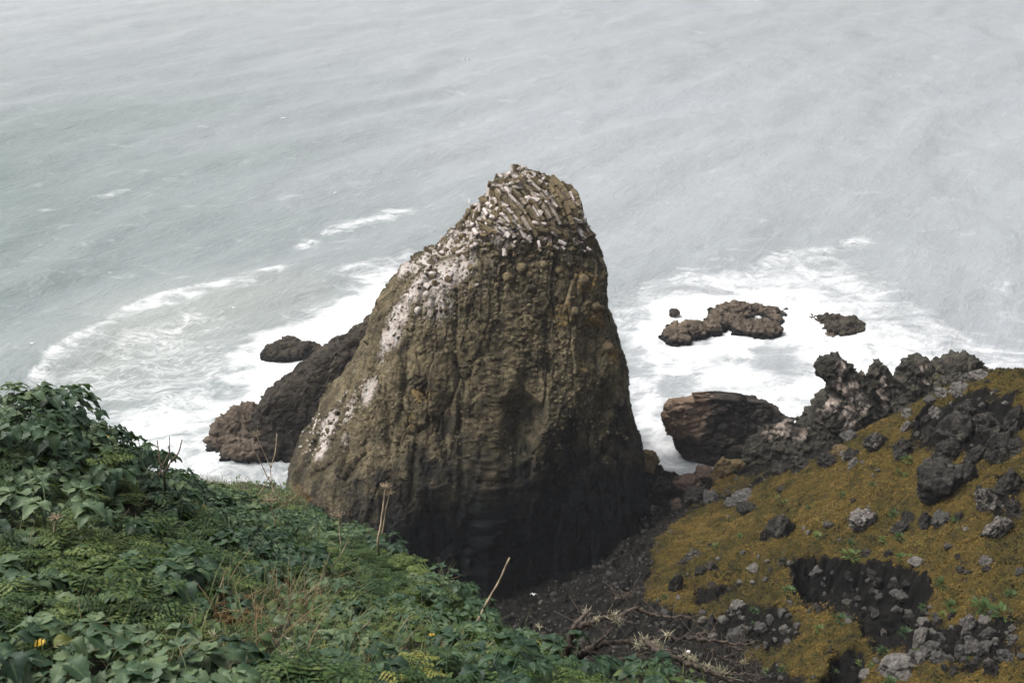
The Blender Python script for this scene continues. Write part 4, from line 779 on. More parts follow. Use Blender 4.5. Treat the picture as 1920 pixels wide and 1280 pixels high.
def scatter_on_stack(name, polys, sizes, mat, kind=None, hexy=False):
    U, F = ICO[2]; mb = {'V': [], 'F': [], 'g': [], 'l': []}; n = 0
    for poly, cnt, smin, smax, g0, li in polys:
        P_ = np.array(poly); k = 0; tries = 0
        while k < cnt and tries < cnt * 12:
            tries += 1
            x, y = CR.uniform(P_[:, 0].min(), P_[:, 0].max()), CR.uniform(P_[:, 1].min(), P_[:, 1].max())
            if not in_px(poly, x, y): continue
            h, nn = hit(stack_b, x, y)
            if h is None or h[1] < 40: continue
            s = smin * (smax / smin) ** (CR.random() ** 1.8) / FPX * np.linalg.norm(h - [0, 0, H])
            V = stone_cache2[k % 30] * s * np.array([CR.uniform(.8, 1.3), CR.uniform(.7, 1), CR.uniform(.6, 1)])
            a = CR.uniform(0, 6.28); c, s_ = math.cos(a), math.sin(a); V = V @ np.array([[c, s_, 0], [-s_, c, 0], [0, 0, 1]])
            nn = nn if nn @ (np.array([0, 0, H]) - h) > 0 else -nn
            g = g0 * CR.choice([.2, .65, 1.1], p=[.38, .36, .26])
            mb['V'].append(V + h + nn * s * .02); mb['F'].append(F + n); n += len(V); mb['g'].append(g * (.55 + .45 * sstep(-.5, .3, V[:, 2] / s))); mb['l'].append(np.full(len(V), li * CR.uniform(.3, 1.4))); k += 1
    V = np.vstack(mb['V']) - np.array(stack_root.location); z = np.zeros(len(V))
    o = mesh_np(name, V, np.vstack(mb['F']), mat, stack_root, {'guano': np.concatenate(mb['g']), 'lichen': np.concatenate(mb['l']), 'moss': z, 'wet_shade': z}, smooth=False)
    if kind: o['kind'] = kind
    return o
stone_cache2 = [stone_verts(300 + i, 2, planes=8, rough=.04)[0] for i in range(30)]
scatter_on_stack('loose_rubble', [
    ([(912, 338), (960, 318), (1020, 324), (1030, 350), (985, 345), (930, 362), (900, 372)], 190, 2.4, 6, .75, .1),
    ([(905, 360), (930, 365), (950, 400), (975, 440), (930, 450), (870, 470), (800, 500), (770, 530), (745, 520), (790, 475), (850, 430), (880, 385)], 520, 1.8, 5, .7, .15),
    ([(740, 520), (800, 500), (880, 480), (920, 520), (860, 570), (780, 610), (730, 650), (715, 620), (735, 570)], 330, 1.7, 4.5, .58, .15),
    ([(1060, 350), (1085, 375), (1100, 420), (1110, 450), (1080, 460), (1085, 410)], 90, 2.6, 7, .62, .3),
    ([(560, 800), (640, 740), (700, 700), (680, 760), (620, 830), (570, 870)], 160, 2.5, 6, .62, .1),
    ([(930, 440), (1090, 440), (1120, 500), (930, 500)], 160, 2.4, 7, .3, .2),
    ([(880, 500), (1130, 500), (1165, 680), (1120, 720), (880, 700), (760, 640)], 520, 2.2, 6, .10, .12),
    ([(640, 760), (900, 700), (1120, 720), (1180, 820), (960, 860), (640, 860)], 420, 2.0, 4.5, .05, .15)], None, M_STACK, 'stuff')
for x, y, s, g in ((978, 503, 9, .1), (1020, 498, 9, .05), (952, 520, 9, .25), (993, 515, 6, .1), (1048, 507, 9, .05), (1095, 527, 11, .0), (1053, 517, 5, .0), (1130, 553, 6, .1), (945, 495, 5, .1), (882, 541, 5, .3), (930, 535, 6, .35), (800, 552, 6, .7), (772, 557, 5, .8), (783, 582, 7, .7), (1108, 520, 5, .0), (1076, 585, 10, .0), (1140, 652, 12, .0), (1118, 575, 9, .0)):
    h, nn = hit(stack_b, x, y)
    if h is None: continue
    R = s / FPX * np.linalg.norm(h - [0, 0, H]) * 1.15; V, F = stone_verts(500 + int(x), 3, planes=14, rough=.04, round_=.55)
    V = V * [R, R, R * CR.uniform(.8, 1.1)] + h - np.array(stack_root.location); z = np.zeros(len(V))
    mesh_np('embedded_boulder', V, F, M_COL, stack_root, {'guano': z + g, 'lichen': z + .25, 'moss': z, 'wet_shade': z})
# ---------------------------------------------------------------- plants on the bluff
VR = np.random.default_rng(55)
def leaf_mat(name, dark, mid, light, vein=.25, transl=.22, rough=.58):
    m, t, b = new_mat(name); q = N(t)
    g = q.n('ShaderNodeNewGeometry'); r = g.outputs['Random Per Island']; ob = q.n('ShaderNodeObjectInfo').outputs['Random']
    v = q.math('ADD', q.math('MULTIPLY', r, .45), q.math('MULTIPLY', ob, .55)); v = q.math('ADD', v, q.math('MULTIPLY', q.math('SUBTRACT', q.noise(q.obj(), 9, 3), .5), .5))
    c = q.ramp(v, [(.15, dark), (.5, mid), (.88, light)])
    tone = q.attr('tone')
    c = q.mix(q.math('MULTIPLY', q.rng(tone, .0, .16, 1, 0), vein), c, (.22, .26, .13))
    c = q.mix(q.math('MULTIPLY', q.rng(q.math('ABSOLUTE', q.math('SUBTRACT', q.math('FRACT', q.attr('rib')), .5)), .0, .10, 1, 0), vein * .55), c, (.16, .20, .11))
    t.links.new(c, b.inputs['Base Color']); b.inputs['Roughness'].default_value = rough; b.inputs['Specular IOR Level'].default_value = .35
    tr = t.nodes.new('ShaderNodeBsdfTranslucent'); t.links.new(q.mix(.5, c, (.10, .16, .02)), tr.inputs['Color'])
    mx = t.nodes.new('ShaderNodeMixShader'); mx.inputs[0].default_value = transl
    t.links.new(b.outputs[0], mx.inputs[1]); t.links.new(tr.outputs[0], mx.inputs[2]); t.links.new(mx.outputs[0], t.nodes['Material Output'].inputs['Surface'])
    return m
M_BROAD = leaf_mat('broad_leaf', (.008, .027, .013), (.029, .063, .029), (.105, .148, .072))
M_FERNY = leaf_mat('ferny_leaf', (.009, .028, .008), (.034, .068, .016), (.11, .145, .034), vein=.1)
M_YELL = leaf_mat('yellowing_leaf', (.04, .07, .015), (.09, .12, .025), (.19, .18, .04))
M_PALEF = leaf_mat('pale_green_leaf', (.03, .06, .03), (.07, .11, .055), (.15, .20, .11), vein=.2)
M_RUST = leaf_mat('rusty_leaf', (.05, .025, .010), (.12, .055, .018), (.20, .12, .03))
M_GRASS = leaf_mat('grass_blade', (.018, .040, .010), (.048, .075, .018), (.15, .145, .05), vein=0, rough=.6)
M_STRAW = leaf_mat('straw_blade', (.05, .032, .014), (.13, .088, .040), (.30, .235, .13), vein=0, rough=.7, transl=.1)
M_FLOW = leaf_mat('flower', (.45, .26, .02), (.62, .38, .03), (.70, .50, .05), vein=0)
def leaf(base, d, up, L, W, droop=.35, fold=.25, nu=5, nv=9, shape=1.0, wav=.055, serr=0.0):
    """curved leaf blade; returns verts, faces, across (0 at midrib), rib (side vein coordinate)"""
    d = d / np.linalg.norm(d); sx = np.cross(d, up); sx /= np.linalg.norm(sx) + 1e-9; up = np.cross(sx, d)
    t = np.linspace(0, 1, nv); u = np.linspace(-1, 1, nu)
    wdt = W * .5 * (np.sin(math.pi * t ** .72) ** .8 * (1 - .22 * t) * shape + .02); wdt[-1] = 0.002
    if serr: wdt = wdt * (1 + serr * np.where(np.arange(nv) % 2, 1, -1))
    T, U = np.meshgrid(t, u, indexing='ij'); wv = wav * L * np.sin(T * 9 + VR.uniform(0, 6)) * np.abs(U)
    cu = T ** 2 * droop * L
    P = base + (T * L * (1 - .18 * droop * T))[..., None] * d + (U * wdt[:, None])[..., None] * sx + (np.abs(U) * wdt[:, None] * fold * 1.2 - cu + wv)[..., None] * up
    return P.reshape(-1, 3), grid_faces(nv, nu), np.abs(U).ravel(), (T * 6 + np.abs(U) * -1.3).ravel()
class PlantMB(MB):
    def __init__(s): super().__init__(); s.R = []
    def leaf(s, *a, **k):
        V, F, ac, rb = leaf(*a, **k); s.add(V, F, ac); s.R.append(rb)
    def stem(s, pts, r0, r1):
        n0 = s.n; s.tube(pts, r0, r1, 5, a=.5); s.R.append(np.full(s.n - n0, .5))
    def mesh(s, name, mat):
        o = s.build(name, mat); at = o.data.attributes.new('rib', 'FLOAT', 'POINT'); at.data.foreach_set('value', np.concatenate(s.R).astype(np.float32)); return o
UPV = np.array([0, 0, 1.0])
def broad_plant(nl=7, R=.26, hgt=.24, LL=.13):
    mb = PlantMB()
    for k in range(nl):
        a = 2.4 * k + VR.uniform(-.4, .4); el = VR.uniform(.3, 1.0); dr = np.array([math.cos(a), math.sin(a), 0])
        tip = dr * R * VR.uniform(.45, 1.0) * (1.2 - .5 * el) + UPV * hgt * (.55 + .6 * el)
        pts = spline([(0, 0, -.08), tuple(tip * [.4, .4, .75]), tuple(tip)], 6); mb.stem(pts, .005, .003)
        dd = dr + UPV * VR.uniform(-.25, .2); dd /= np.linalg.norm(dd); side = np.cross(UPV, dr)
        L = LL * VR.uniform(.75, 1.25)
        mb.leaf(tip, dd, UPV, L * 1.15, L * .86, droop=VR.uniform(.25, .6), fold=VR.uniform(.1, .4), nv=13, serr=.13)
        for sgn in (-1, 1):
            for f, sc in ((0.0, .95), (-.55, .85)):
                if f and VR.random() < .35: continue
                b = tip + dd * L * f; ds = dd * .45 + side * sgn * .95 + UPV * VR.uniform(-.2, .15)
                mb.leaf(b, ds, UPV, L * sc * VR.uniform(.85, 1.1), L * .66 * sc, droop=VR.uniform(.25, .6), fold=VR.uniform(.1, .4), nv=13, serr=.13)
    return mb.mesh('broad_leaf_plant', M_BROAD).data
def ferny_plant(nf=11, R=.26, hgt=.16, mat=None):
    mb = PlantMB()
    for k in range(nf):
        a = 2.4 * k + VR.uniform(-.3, .3); dr = np.array([math.cos(a), math.sin(a), 0]); L = R * VR.uniform(.75, 1.2); side = np.cross(UPV, dr); lift = VR.uniform(.4, 1.2)
        pts = spline([(0, 0, -.05), tuple(dr * L * .4 + UPV * hgt * lift), tuple(dr * L + UPV * hgt * lift * .75)], 12); mb.stem(pts, .0035, .0015)
        for i in range(3, 12):
            t = i / 11.0; ll = L * .38 * math.sin(math.pi * (t * .8 + .12)) ** .8
            for sgn in (-1, 1):
                dd = dr * .55 + side * sgn + UPV * VR.uniform(-.2, .25); dd /= np.linalg.norm(dd)
                for f in (0.15, .5, .8):
                    b = pts[i] + dd * ll * f; 
                    for s2 in (-1, 1):
                        d2 = dd * .8 + np.cross(UPV, dd) * s2 * .8 + UPV * VR.uniform(-.2, .2)
                        mb.leaf(b, d2, UPV, ll * .42 * (1.15 - f * .5), ll * .24, droop=.4, nu=3, nv=4, wav=0)
    return mb.mesh('ferny_plant', mat or M_FERNY).data
def rosette(nl=9, L=.16, W=.09, mat=None, name='leaf_rosette', up=.6):
    mb = PlantMB()
    for k in range(nl):
        a = 2.4 * k + VR.uniform(-.3, .3); dr = np.array([math.cos(a), math.sin(a), 0]); l = L * VR.uniform(.7, 1.2)
        mb.leaf(dr * .02 + UPV * .02 * k / 3, dr + UPV * up * VR.uniform(.6, 1.4), UPV - dr * .3, l, W * VR.uniform(.8, 1.2), droop=VR.uniform(.3, .8), fold=.3)
    return mb.mesh(name, mat or M_BROAD).data
def as_data(objs_data_name):
    pass
def drop(o_name):
    pass
PLANT_DATA = {'broad': [broad_plant(VR.integers(6, 9), VR.uniform(.22, .32), VR.uniform(.18, .28), VR.uniform(.105, .14)) for _ in range(6)],
              'ferny': [ferny_plant(VR.integers(9, 13), VR.uniform(.2, .3), VR.uniform(.12, .2)) for _ in range(4)],
              'pale': [rosette(10, .13, .07, M_PALEF) for _ in range(2)],
              'rosette': [rosette(9, .15, .085) for _ in range(3)],
              'yellow': [ferny_plant(8, .2, .2, M_YELL) for _ in range(2)], 'tall': [broad_plant(8, .34, .52, .15)], 'rust': [ferny_plant(10, .22, .18, M_RUST)]}
for o in [o for o in COL.objects if o.type == 'MESH' and o.data in sum(PLANT_DATA.values(), [])]: bpy.data.objects.remove(o)
def bluff_hit(px, py): return hit(bluff_b, px, py)
def put_plant(kind, px, py, sc, label, name, cat, group, h=None, n=None):
    if h is None: h, n = bluff_hit(px, py)
    if h is None: return None
    n = n if n[2] > 0 else -n
    o = bpy.data.objects.new(name, PLANT_DATA[kind][int(VR.integers(len(PLANT_DATA[kind])))]); COL.objects.link(o); o.location = h - UPV * .02
    tilt = Vector((0, 0, 1)).lerp(Vector(n), .55).normalized(); qt = Vector((0, 0, 1)).rotation_difference(tilt)
    o.rotation_mode = 'QUATERNION'; from mathutils import Quaternion; o.rotation_quaternion = qt @ Quaternion((0, 0, 1), VR.uniform(0, 6.28)); o.scale = [sc * VR.uniform(.85, 1.15)] * 3
    return tag(o, label, cat, group)
GRASSY = [[(330, 900), (470, 880), (580, 900), (600, 960), (520, 965), (420, 945), (350, 930)], [(400, 1130), (520, 1115), (600, 1130), (660, 1160), (820, 1210), (900, 1240), (900, 1290), (330, 1290), (350, 1200)], [(240, 1230), (420, 1180), (420, 1290), (0, 1290), (0, 1255)]]
def zone(px, py):
    if any(in_px(g, px, py) for g in GRASSY): return 'grass'
    return 'leaf'
# plants set out over the ground by distance, denser where leaves cover it
LABELS = {'broad': ('broad_leaf_plant', 'plant', 'broad grey green leaved plant in the dense cover of the near bluff', 'broad leaved plants on the near bluff'),
          'ferny': ('ferny_plant', 'plant', 'finely cut dark green ferny plant in the dense cover of the near bluff', 'ferny plants on the near bluff'),
          'rosette': ('leaf_rosette', 'plant', 'low green leaf rosette in the grass of the near bluff', 'leaf rosettes on the near bluff'),
          'pale': ('pale_leaf_plant', 'plant', 'pale grey green plant along the rim of the near bluff', 'pale plants along the rim of the bluff'),
          'yellow': ('yellow_sprig', 'plant', 'yellow green feathery sprig in the cover of the near bluff', 'yellow sprigs on the near bluff')}
placed = []
cand = np.column_stack([VR.uniform(-7, 3, 40000), VR.uniform(.9, 13, 40000)])
cz, cd = bluff_z(cand); cpx, cpy, czc = project(np.column_stack([cand, cz]))
ok = (cd < .5) & (czc > 1.8) & (cpx > -60) & (cpx < 1300) & (cpy < 1340) & (cpy > 600)
cand, cpx, cpy, czc = cand[ok], cpx[ok], cpy[ok], czc[ok]
for i in range(len(cand)):
    zz = zone(cpx[i], cpy[i]); sp = (.112 if zz == 'leaf' else .17) * (1 + .03 * czc[i])
    if len(placed) > 760: break
    if any((cand[i, 0] - a) ** 2 + (cand[i, 1] - b) ** 2 < sp * sp for a, b in placed): continue
    h = bluff_b.ray_cast(Vector((cand[i, 0], cand[i, 1], 80)), Vector((0, 0, -1)))
    if h[0] is None: continue
    placed.append(tuple(cand[i])); nrm = np.array(h[1]); hh = np.array(h[0]); r = VR.random()
    if zz == 'grass': kd = 'ferny' if r < .4 else 'rosette' if r < .75 else 'pale' if r < .9 else 'broad'; sc = .42
    else:
        pb = .68 if (cpx[i] < 480 and cpy[i] < 1020) else .5
        if cpx[i] > 560: pb = .42
        pb += .9 * float(fbm(np.array([[cand[i, 0] * .8, cand[i, 1] * .8, 3.0]]), 2)[0])
        kd = 'yellow' if (VR.random() < .035) else 'broad' if r < pb else 'ferny' if r < .84 else 'pale' if cpx[i] > 500 else 'rosette'; sc = VR.uniform(.46, .78) * (1.08 if cpx[i] < 480 else .92)
    if kd in ('ferny', 'pale', 'rosette'): sc *= 1.05
    cnts = globals().setdefault('CNT', {}); cnts[kd] = cnts.get(kd, 0) + 1
    if cnts[kd] > 290: continue
    if cpx[i] > 1100: sc *= .7
    rim = .8 if czc[i] > 8 else 1.0
    nm, cat, lab, gp = LABELS[kd]; put_plant(kd, 0, 0, sc * rim, lab, nm, cat, gp, hh, nrm)
# ground cover and grass: uncountable
def DRYF(x, y): return any(((x - a) / r) ** 2 + ((y - b) / (r * .7)) ** 2 < 1 for a, b, r in ((430, 1160, 45), (540, 1165, 45), (640, 1120, 35), (480, 1215, 50), (545, 935, 40), (150, 1180, 40), (380, 920, 45), (225, 815, 45), (130, 760, 40), (270, 850, 30), (760, 1035, 30), (700, 1000, 25), (830, 1095, 25), (1000, 1225, 40)))
def build_grass():
    mats = [M_GRASS, M_STRAW]; mbs = [PlantMB(), PlantMB()]
    pts = np.column_stack([VR.uniform(-7, 3, 90000), VR.uniform(.9, 13, 90000)]); z, d = bluff_z(pts); px, py, zc = project(np.column_stack([pts, z]))
    ok = (d < .45) & (zc > 1.8) & (px > -100) & (px < 1330) & (py < 1340) & (py > 640); pts, z, px, py, zc = pts[ok], z[ok], px[ok], py[ok], zc[ok]
    patch = fbm(np.column_stack([pts * 1.1, z * 0]), 3)
    n = 0
    for i in range(len(pts)):
        g = zone(px[i], py[i]) == 'grass'
        if not g and not DRYF(px[i], py[i]) and VR.random() > (.30 if patch[i] < .05 else .55): continue
        straw = VR.random() < (.72 if patch[i] > .26 or DRYF(px[i], py[i]) else .14 if g else .08)
        mb = mbs[straw]
        a = VR.uniform(0, 6.28); L = VR.uniform(.06, .17) * (1.15 if g else .85) * (1.45 if DRYF(px[i], py[i]) else 1) * (.75 if zc[i] > 8 else 1); wd = VR.uniform(.0014, .0036)
        lean = np.array([math.cos(a), math.sin(a), 0]) * VR.uniform(.2, 1.2) + np.array([.05, -.02, 0])
        t = np.array([0, .35, .7, 1.0]); C = np.array([pts[i, 0], pts[i, 1], z[i] - .01]) + t[:, None] * UPV * L * (1 - .25 * t[:, None]) + (t ** 2)[:, None] * lean * L
        sx = np.cross(lean, UPV); sx /= np.linalg.norm(sx) + 1e-9; w_ = np.array([1, .85, .55, .08])[:, None] * wd
        V = np.stack([C - sx * w_, C + sx * w_], 1).reshape(-1, 3); mb.add(V, grid_faces(4, 2), .5); mb.R.append(np.full(8, .5)); n += 1
    for mb, m, nm, lb in zip(mbs, mats, ('grass', 'dry_grass'), ('green grass growing through the plants of the near bluff', 'straw coloured dead grass among the green on the near bluff')):
        tag(mb.mesh(nm, m), lb, 'grass', kind='stuff')
build_grass()
def build_cover():
    mb = PlantMB(); pts = np.column_stack([VR.uniform(-7, 3, 30000), VR.uniform(.9, 13, 30000)]); z, d = bluff_z(pts); px, py, zc = project(np.column_stack([pts, z]))
    ok = (d < .8) & (zc > 1.8) & (px > -100) & (px < 1330) & (py < 1340) & (py > 640); pts, z = pts[ok], z[ok]
    for p, zz in zip(pts, z):
        a = VR.uniform(0, 6.28); dr = np.array([math.cos(a), math.sin(a), VR.uniform(-.1, .7)]); L = VR.uniform(.03, .075)
        mb.leaf(np.array([p[0], p[1], zz + VR.uniform(0, .07)]), dr, UPV, L, L * VR.uniform(.45, .75), droop=.4, nu=3, nv=5, wav=0)
    tag(mb.mesh('ground_cover', M_FERNY), 'small green leaves covering the ground of the near bluff', 'ground cover', kind='stuff')
build_cover()
# ---------------------------------------------------------------- dead stalks, twigs, dead shrub, flowers, tufts, birds
def wood_mat(name, dark, light, sc=30):
    m, t, b = new_mat(name); q = N(t); n = q.noise(q.scale(q.obj(), (1, 1, .4)), sc, 5, .7)
    c = q.ramp(q.math('ADD', n, q.math('MULTIPLY', q.math('SUBTRACT', q.attr('tone'), .5), .5)), [(.3, dark), (.7, light)])
    t.links.new(c, b.inputs['Base Color']); b.inputs['Roughness'].default_value = .85
    t.links.new(q.bump(n, .6, .004), b.inputs['Normal']); return m
M_STALK = wood_mat('dry_stalk', (.080, .057, .038), (.40, .315, .21)); M_TWIG = wood_mat('dead_twig', (.035, .026, .020), (.22, .16, .115)); M_BARK = wood_mat('dead_shrub_bark', (.007, .006, .005), (.080, .060, .045), 26)
M_LICH = wood_mat('pale_lichen', (.16, .15, .09), (.52, .48, .34), 40); M_BONE = wood_mat('bleached', (.20, .19, .17), (.62, .60, .56), 30)
DR = np.random.default_rng(77)
def on_bluff(px, py, fall=6.0):
    h, n = bluff_hit(px, py); return h if h is not None else at_d(px, py, fall)
def stem_path(pxs, zc, wob=.006, dz=0.0):
    P = np.array([at_d(x, y, zc + dz * i / max(1, len(pxs) - 1)) for i, (x, y) in enumerate(pxs)]); n = max(8, 5 * len(P)); Q = spline(P, n)
    if len(P) > 2: Q = Q * .6 + np.stack([np.interp(np.linspace(0, len(P) - 1, n), np.arange(len(P)), P[:, k]) for k in range(3)], 1) * .4 if False else Q
    return Q + np.cumsum(DR.normal(size=Q.shape), 0) * wob * .18
def umbel(mb, top, r, d=None):
    d = UPV if d is None else d / np.linalg.norm(d); a0 = np.cross(d, [1, .2, 0]); a0 /= np.linalg.norm(a0); a1 = np.cross(d, a0)
    for k in range(17):
        a = 2.4 * k; rr = r * math.sqrt((k + .7) / 17); e = a0 * math.cos(a) * rr + a1 * math.sin(a) * rr + d * r * (.55 - .25 * (rr / r) ** 2) * DR.uniform(.8, 1.2)
        mb.tube(spline([top, top + e * .55 + d * r * .05, top + e], 5), .0022, .0014, 4, DR.uniform(.3, .8))
        for j in range(5):
            b = np.array([DR.normal(), DR.normal(), abs(DR.normal())]) * r * .10; mb.tube([top + e, top + e + b * .6, top + e + b], .0012, .0009, 3, DR.uniform(.3, .9))
def stalk(label, stems, umbels=(), zc=None, mat=None, name='dead_stalk', r=.008, group=None):
    """stems: list of pixel paths from base to tip; the first one roots the plant on the bluff"""
    base = on_bluff(*stems[0][0]); D = base - np.array([0, 0, H]); z0 = D[1] * CP - D[2] * SP if zc is None else zc
    root = empty(name, base); tag(root, label, 'dead stalk' if name == 'dead_stalk' else 'twig', group)
    for i, st in enumerate(stems):
        mb = MB(); P = stem_path(st, z0, dz=DR.uniform(-.05, .05) if i else 0)
        if i == 0: P = np.vstack([P[0] - [0, 0, .12], P])
        rr = r * (.74 if i == 0 else .58); rad = np.linspace(rr, rr * .55, len(P)) * (1 + .28 * (np.arange(len(P)) % 6 == 0)); mb.tube(P, rad, None, 7, DR.uniform(.35, .7))
        mb.build('stem', mat or M_STALK, root, origin=base)
    for ux, uy, rp in umbels:
        mb = MB(); t = at_d(ux, uy, z0); umbel(mb, t, rp / FPX * z0 * 1.25); mb.build('umbel', M_STALK, root, origin=base)
    return root
stalk('tall forked dead cow parsnip stalk with dry flower heads rising against the surf rocks', [[(520, 935), (514, 925), (510, 905), (508, 877)], [(508, 877), (492, 845), (480, 817)], [(508, 877), (517, 845), (520, 812)], [(508, 905), (502, 894), (492, 872), (484, 854), (478, 845)], [(505, 893), (493, 916), (473, 945)]], [(480, 817, 11)], r=.011)
stalk('dead stalk crowned by a wide dry umbel in front of the forked stalk', [[(525, 1034), (523, 1008), (514, 970), (506, 940)]], [(506, 940, 15)], r=.009)
stalk('short dead stalk with a flat dry umbel on the plant rim below the stack', [[(640, 1030), (637, 1000), (633, 968)]], [(633, 968, 12)], r=.007)
stalk('pair of dead stalks with dry seed heads standing against the dark stack', [[(708, 1010), (714, 983), (719, 948), (723, 914)], [(716, 1000), (722, 975), (727, 948), (731, 926)]], [(723, 914, 10), (731, 926, 7)], r=.009)
stalk('long bare brown stem leaning right on the lower plant rim', [[(880, 1196), (898, 1159), (918, 1120), (935, 1089), (951, 1046)]], (), r=.012, mat=M_STALK)
stalk('thin forked dead twigs standing against the foam at the left rim', [[(305, 888), (322, 864), (335, 849), (342, 826)], [(296, 894), (305, 869), (316, 849), (316, 816)], [(322, 866), (318, 847), (316, 835)], [(301, 875), (297, 850), (294, 826)]], (), name='dead_twig', r=.008, mat=M_TWIG)
stalk('bent dry stem in the middle of the green plants', [[(589, 1098), (613, 1073), (636, 1046), (652, 1012)]], (), r=.006)
stalk('small pale curled twig sticking out of the plant rim at the dark cove', [[(857, 1145), (851, 1108), (839, 1098), (814, 1094)], [(851, 1108), (858, 1100), (865, 1093)]], (), name='dead_twig', r=.006, mat=M_STALK)
stalk('dry stalk with a yellowing flower head at the left edge of the plants', [[(102, 1046), (101, 1010), (105, 974)]], [(105, 972, 12)], r=.006)
stalk('slanted dry stem low in the grass with a cream lichen tuft', [[(558, 1216), (574, 1198), (593, 1178)]], (), name='dead_twig', r=.006, mat=M_TWIG)
stalk('grey brown twig leaning right in the lower grass', [[(652, 1216), (667, 1194), (697, 1159)]], (), name='dead_twig', r=.006, mat=M_TWIG)
stalk('crooked pale twig lying across the grass near the bottom edge', [[(691, 1274), (714, 1257), (750, 1245), (789, 1246)]], (), name='dead_twig', r=.008, mat=M_STALK)
stalk('thin straw twig lying level in the grass below the long bare stem', [[(742, 1168), (785, 1168), (832, 1183)]], (), name='dead_twig', r=.005, mat=M_STALK)
stalk('arching thin twig tipped with white lichen in the left greenery', [[(282, 1133), (312, 1119), (362, 1117)], [(280, 1135), (288, 1112)]], (), name='dead_twig', r=.006, mat=M_TWIG)
stalk('dry straw stem slanting through the leaves at the left', [[(82, 1225), (105, 1208), (128, 1194)]], (), name='dead_twig', r=.005, mat=M_STALK)
stalk('tiny broken pale stick on the grey leaves near the left rim', [[(270, 922), (280, 918), (290, 914)]], (), name='dead_twig', r=.008, mat=M_STALK)
# green stems of the tall plant at the upper left
def lichen_tuft(mb, c, r, n=26):
    for k in range(n):
        d = DR.normal(size=3); d /= np.linalg.norm(d); d[2] = d[2] * .7 + .1; p = c + d * r * DR.uniform(0, .35); L = r * DR.uniform(.25, .75); e = DR.normal(size=3) * L * .6
        mb.tube(spline([p, p + d * L * .5 + e * .3, p + d * L + e], 5), .0022, .0008, 3, DR.uniform(.2, .9))
def tuft_thing(px, py, rp, label, up=8):
    h = on_bluff(px, py); D = h - np.array([0, 0, H]); z0 = D[1] * CP - D[2] * SP; mb = MB(); lichen_tuft(mb, h + UPV * .03, rp / FPX * z0, 60); o = mb.build('lichen_tuft', M_LICH, origin=h); o.location = h
    return tag(o, label, 'lichen')
for px, py, rp, lb in ((545, 1212, 13, 'cream branching lichen tuft beside the slanted dry stem'), (540, 1243, 16, 'white lichen cluster just above the bottom edge in dark grass'), (515, 1190, 9, 'small cream lichen tuft on a dark twig'), (402, 1205, 13, 'cream lichen cluster left of the brown grass'), (275, 1140, 10, 'white lichen hanging from the arching thin twig'), (590, 1262, 10, 'pale lichen beside the bright iris blades'), (690, 1215, 8, 'small pale lichen tuft on the grey brown twig'), (1012, 1182, 6, 'tiny grey lichen tuft at the plant rim over the cove')):
    tuft_thing(px, py, rp, lb)
h = on_bluff(453, 1135); V, F = stone_verts(901, 4, planes=10, rough=.16, round_=.3); D = np.linalg.norm(h - [0, 0, H]); z = np.zeros(len(V))
o = mesh_np('bleached_fragment', V * np.array([13, 9, 8]) / FPX * D, F, M_BONE, None, {'tone': z + .6}); o.location = h + UPV * .05; o.rotation_euler = (.2, -.2, .4); tag(o, 'small bleached white fragment lying in the dry brown grass', 'debris')

# dead shrub at the bottom centre
SHZ = 4.75
sh_base = on_bluff(1046, 1262, 4.9); D_ = sh_base - np.array([0, 0, H]); SHZ = float(np.clip(D_[1] * CP - D_[2] * SP, 4.2, 5.6))
shrub = empty('dead_shrub', sh_base); tag(shrub, 'leafless dead shrub with lichen covered branches spreading right at the bottom', 'shrub')
def zof(px): return SHZ + .0012 * (px - 1050) * .55
def branch(pxs, r0, r1, name='branch', bend=0.0):
    off = DR.uniform(-.12, .12) if name == 'branch' else 0
    P = np.array([at_d(x, y, zof(x) + off * min(1, i / 2)) for i, (x, y) in enumerate(pxs)]); n = max(10, 6 * len(P)); Q = spline(P, n); Q[1:-1] += DR.normal(size=(n - 2, 3)) * .0035
    rad = np.linspace(r0, r1, n) * (1 + .18 * DR.normal(size=n).clip(-1, 1.5)); mb = MB(); mb.tube(Q, rad * 1.35, None, 7, DR.uniform(.35, .75))
    for k in range(2, n - 1, 2):                                  # side twiglets
        if DR.random() < .75:
            d = DR.normal(size=3); d[2] = abs(d[2]) * .6; d /= np.linalg.norm(d); L = DR.uniform(.02, .13) ** 1.0; mb.tube(spline([Q[k], Q[k] + d * L * .5 + DR.normal(size=3) * .006, Q[k] + d * L], 5), .0022, .001, 4, DR.uniform(.4, .9))
    return mb.build(name, M_BARK, shrub, origin=sh_base)
branch([(1041, 1300), (1044, 1270), (1055, 1255), (1062, 1240)], .030, .020, 'trunk')
